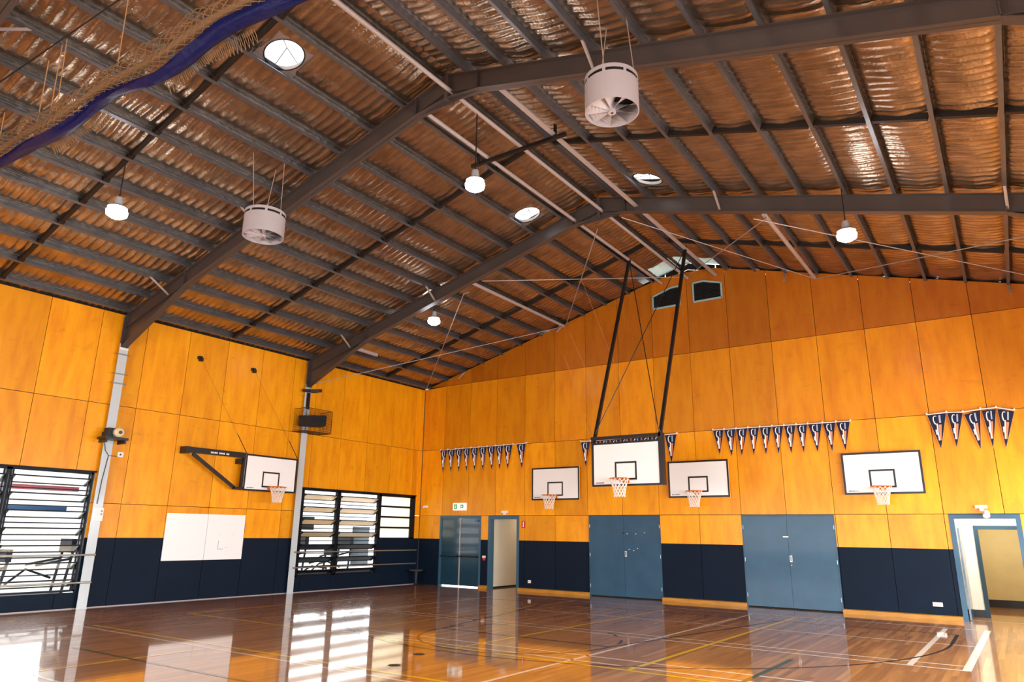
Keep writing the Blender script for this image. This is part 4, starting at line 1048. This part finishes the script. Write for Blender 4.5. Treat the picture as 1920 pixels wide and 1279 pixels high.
for y0_, y1_, z_, mt_, s_ in ((-14.6,-10.95,2.71,'pink','faded red'),(-14.6,-11.17,2.20,'bluebeam','blue')):
    tag(MB().box((-2.3,y0_,z_),(-2.2,y1_,z_+.12)).build('yard_beam', M[mt_]), '%s beam outside the near window' % s_, 'beam', 'beams outside')
def machine(x, y, label, s=1.0):
    t = thing('exercise_machine', label, 'exercise machine', (x,y,0), 'dark exercise machines outside')
    m = MB(); m.box((x-.35*s,y-.8*s,.05),(x+.35*s,y+.8*s,.22)); m.build('deck', M['darkrub'], t)
    m = MB(); m.tube([(x-.3*s,y+.6*s,.2),(x-.3*s,y+.75*s,1.35*s)], .035, 8); m.tube([(x+.3*s,y+.6*s,.2),(x+.3*s,y+.75*s,1.35*s)], .035, 8); m.tube([(x-.3*s,y+.72*s,1.1*s),(x-.3*s,y-.1*s,.95*s)], .03, 8); m.tube([(x+.3*s,y+.72*s,1.1*s),(x+.3*s,y-.1*s,.95*s)], .03, 8); m.build('uprights', M['darkrub'], t)
    m = MB(); m.box((x-.33*s,y+.66*s,1.25*s),(x+.33*s,y+.82*s,1.6*s)); m.build('console', M['darkrub'], t)
    m = MB(); m.tube([(x-.28,y-.5*s,.45),(x,y-.2*s,.85*s),(x+.28,y+.3*s,.6)], .03, 6); m.build('linkage', M['louvre'], t)
machine(-1.5,-2.9,'dark exercise machine outside the far window, nearest the corner'); machine(-1.7,-4.7,'dark exercise machine outside the middle of the far window', 1.0); machine(-2.4,-6.4,'dark exercise machine outside, behind the far column', .85)
machine(-1.15,-3.7,'dark exercise machine right behind the lower louvres of the far window',.8); machine(-1.2,-5.3,'dark exercise machine hidden partly by the far column',.85)
machine(-1.6,-13.2,'dark exercise machine outside the near window, left part', .8); machine(-1.9,-11.8,'dark exercise machine outside the near window, right part', .95)
tag(MB().box((-2.3,-3.73,1.82),(-2.2,-3.03,2.27)).build('wall_screen', M['darkrub']), 'dark screen outside the far window', 'screen')
for y_ in (-14.1,-15.3,-16.0,-4.9,-3.0,-.6): tag(MB().box((-4.0,y_,0),(-3.9,y_+.1,4)).build('yard_post', M['tube']), 'slim grey post outside the windows', 'post', 'posts outside')
tag(MB().box((-2.3,-1.13,.6),(-2.2,-.35,1.97)).build('yard_screen', M['doord']), 'teal screen outside the far window', 'screen')

# ------------------------------------------------------------------ light
w = bpy.data.worlds.new('world'); S.world = w; w.use_nodes = True; nt = w.node_tree
bg = nt.nodes['Background']; bg.inputs[0].default_value = (.93, .97, 1, 1); bg.inputs[1].default_value = 3.2
def area(name, loc, rot, sx, sy, e, col=(1,1,1)):
    ld = bpy.data.lights.new(name, 'AREA'); ld.shape = 'RECTANGLE'; ld.size = sx; ld.size_y = sy; ld.energy = e; ld.color = col
    o_ = bpy.data.objects.new(name, ld); C.objects.link(o_); o_.location = loc; o_.rotation_euler = rot; return o_
# area lamps added for daylight at the left windows and unseen right, rear openings
area('daylight_right', (W+.3,-12,2.3), (0, math.radians(52), 0), 2.6, 22, 3000, (.93,.97,1))
area('daylight_rear', (RX,YB-.3,2.0), (math.radians(50), 0, 0), 16, 3.0, 1500, (.93,.97,1))
area('daylight_left', (-.9,-2.9,1.9), (0, -math.radians(82), 0), 2.2, 4.8, 110, (.95,.98,1))
area('daylight_left', (-.9,-13.3,1.9), (0, -math.radians(82), 0), 2.2, 3.2, 110, (.95,.98,1))
area('passage_fill', (3.9,2.2,2.55), (0,0,0), .6, 1.6, 9, (1,.82,.6))  # added fill, no fixture here; brightens the cream passage wall
area('passage_fill', (17.6,.7,2.65), (0,0,0), 1.2, .4, 55, (1,.97,.92))  # added fill for the right-hand passage, no fixture behind it
area('inner_room_fill', (17.6,3.2,2.65), (0,0,0), 1.2, 1.2, 48, (1,.94,.8))  # added fill that lifts the inner room wall

S.view_settings.view_transform = 'Standard'; S.view_settings.look = 'None'; S.view_settings.gamma = 1; S.view_settings.use_curve_mapping = False
S.view_settings.exposure = 0.32
S.cycles.use_denoising = True; S.cycles.use_adaptive_sampling = False
for k in ('lamp','lit','green'): M[k].cycles.emission_sampling = 'NONE'
S.cycles.max_bounces = 8; S.cycles.diffuse_bounces = 4; S.cycles.glossy_bounces = 4; S.cycles.transparent_max_bounces = 12
S.cycles.sample_clamp_indirect = 6
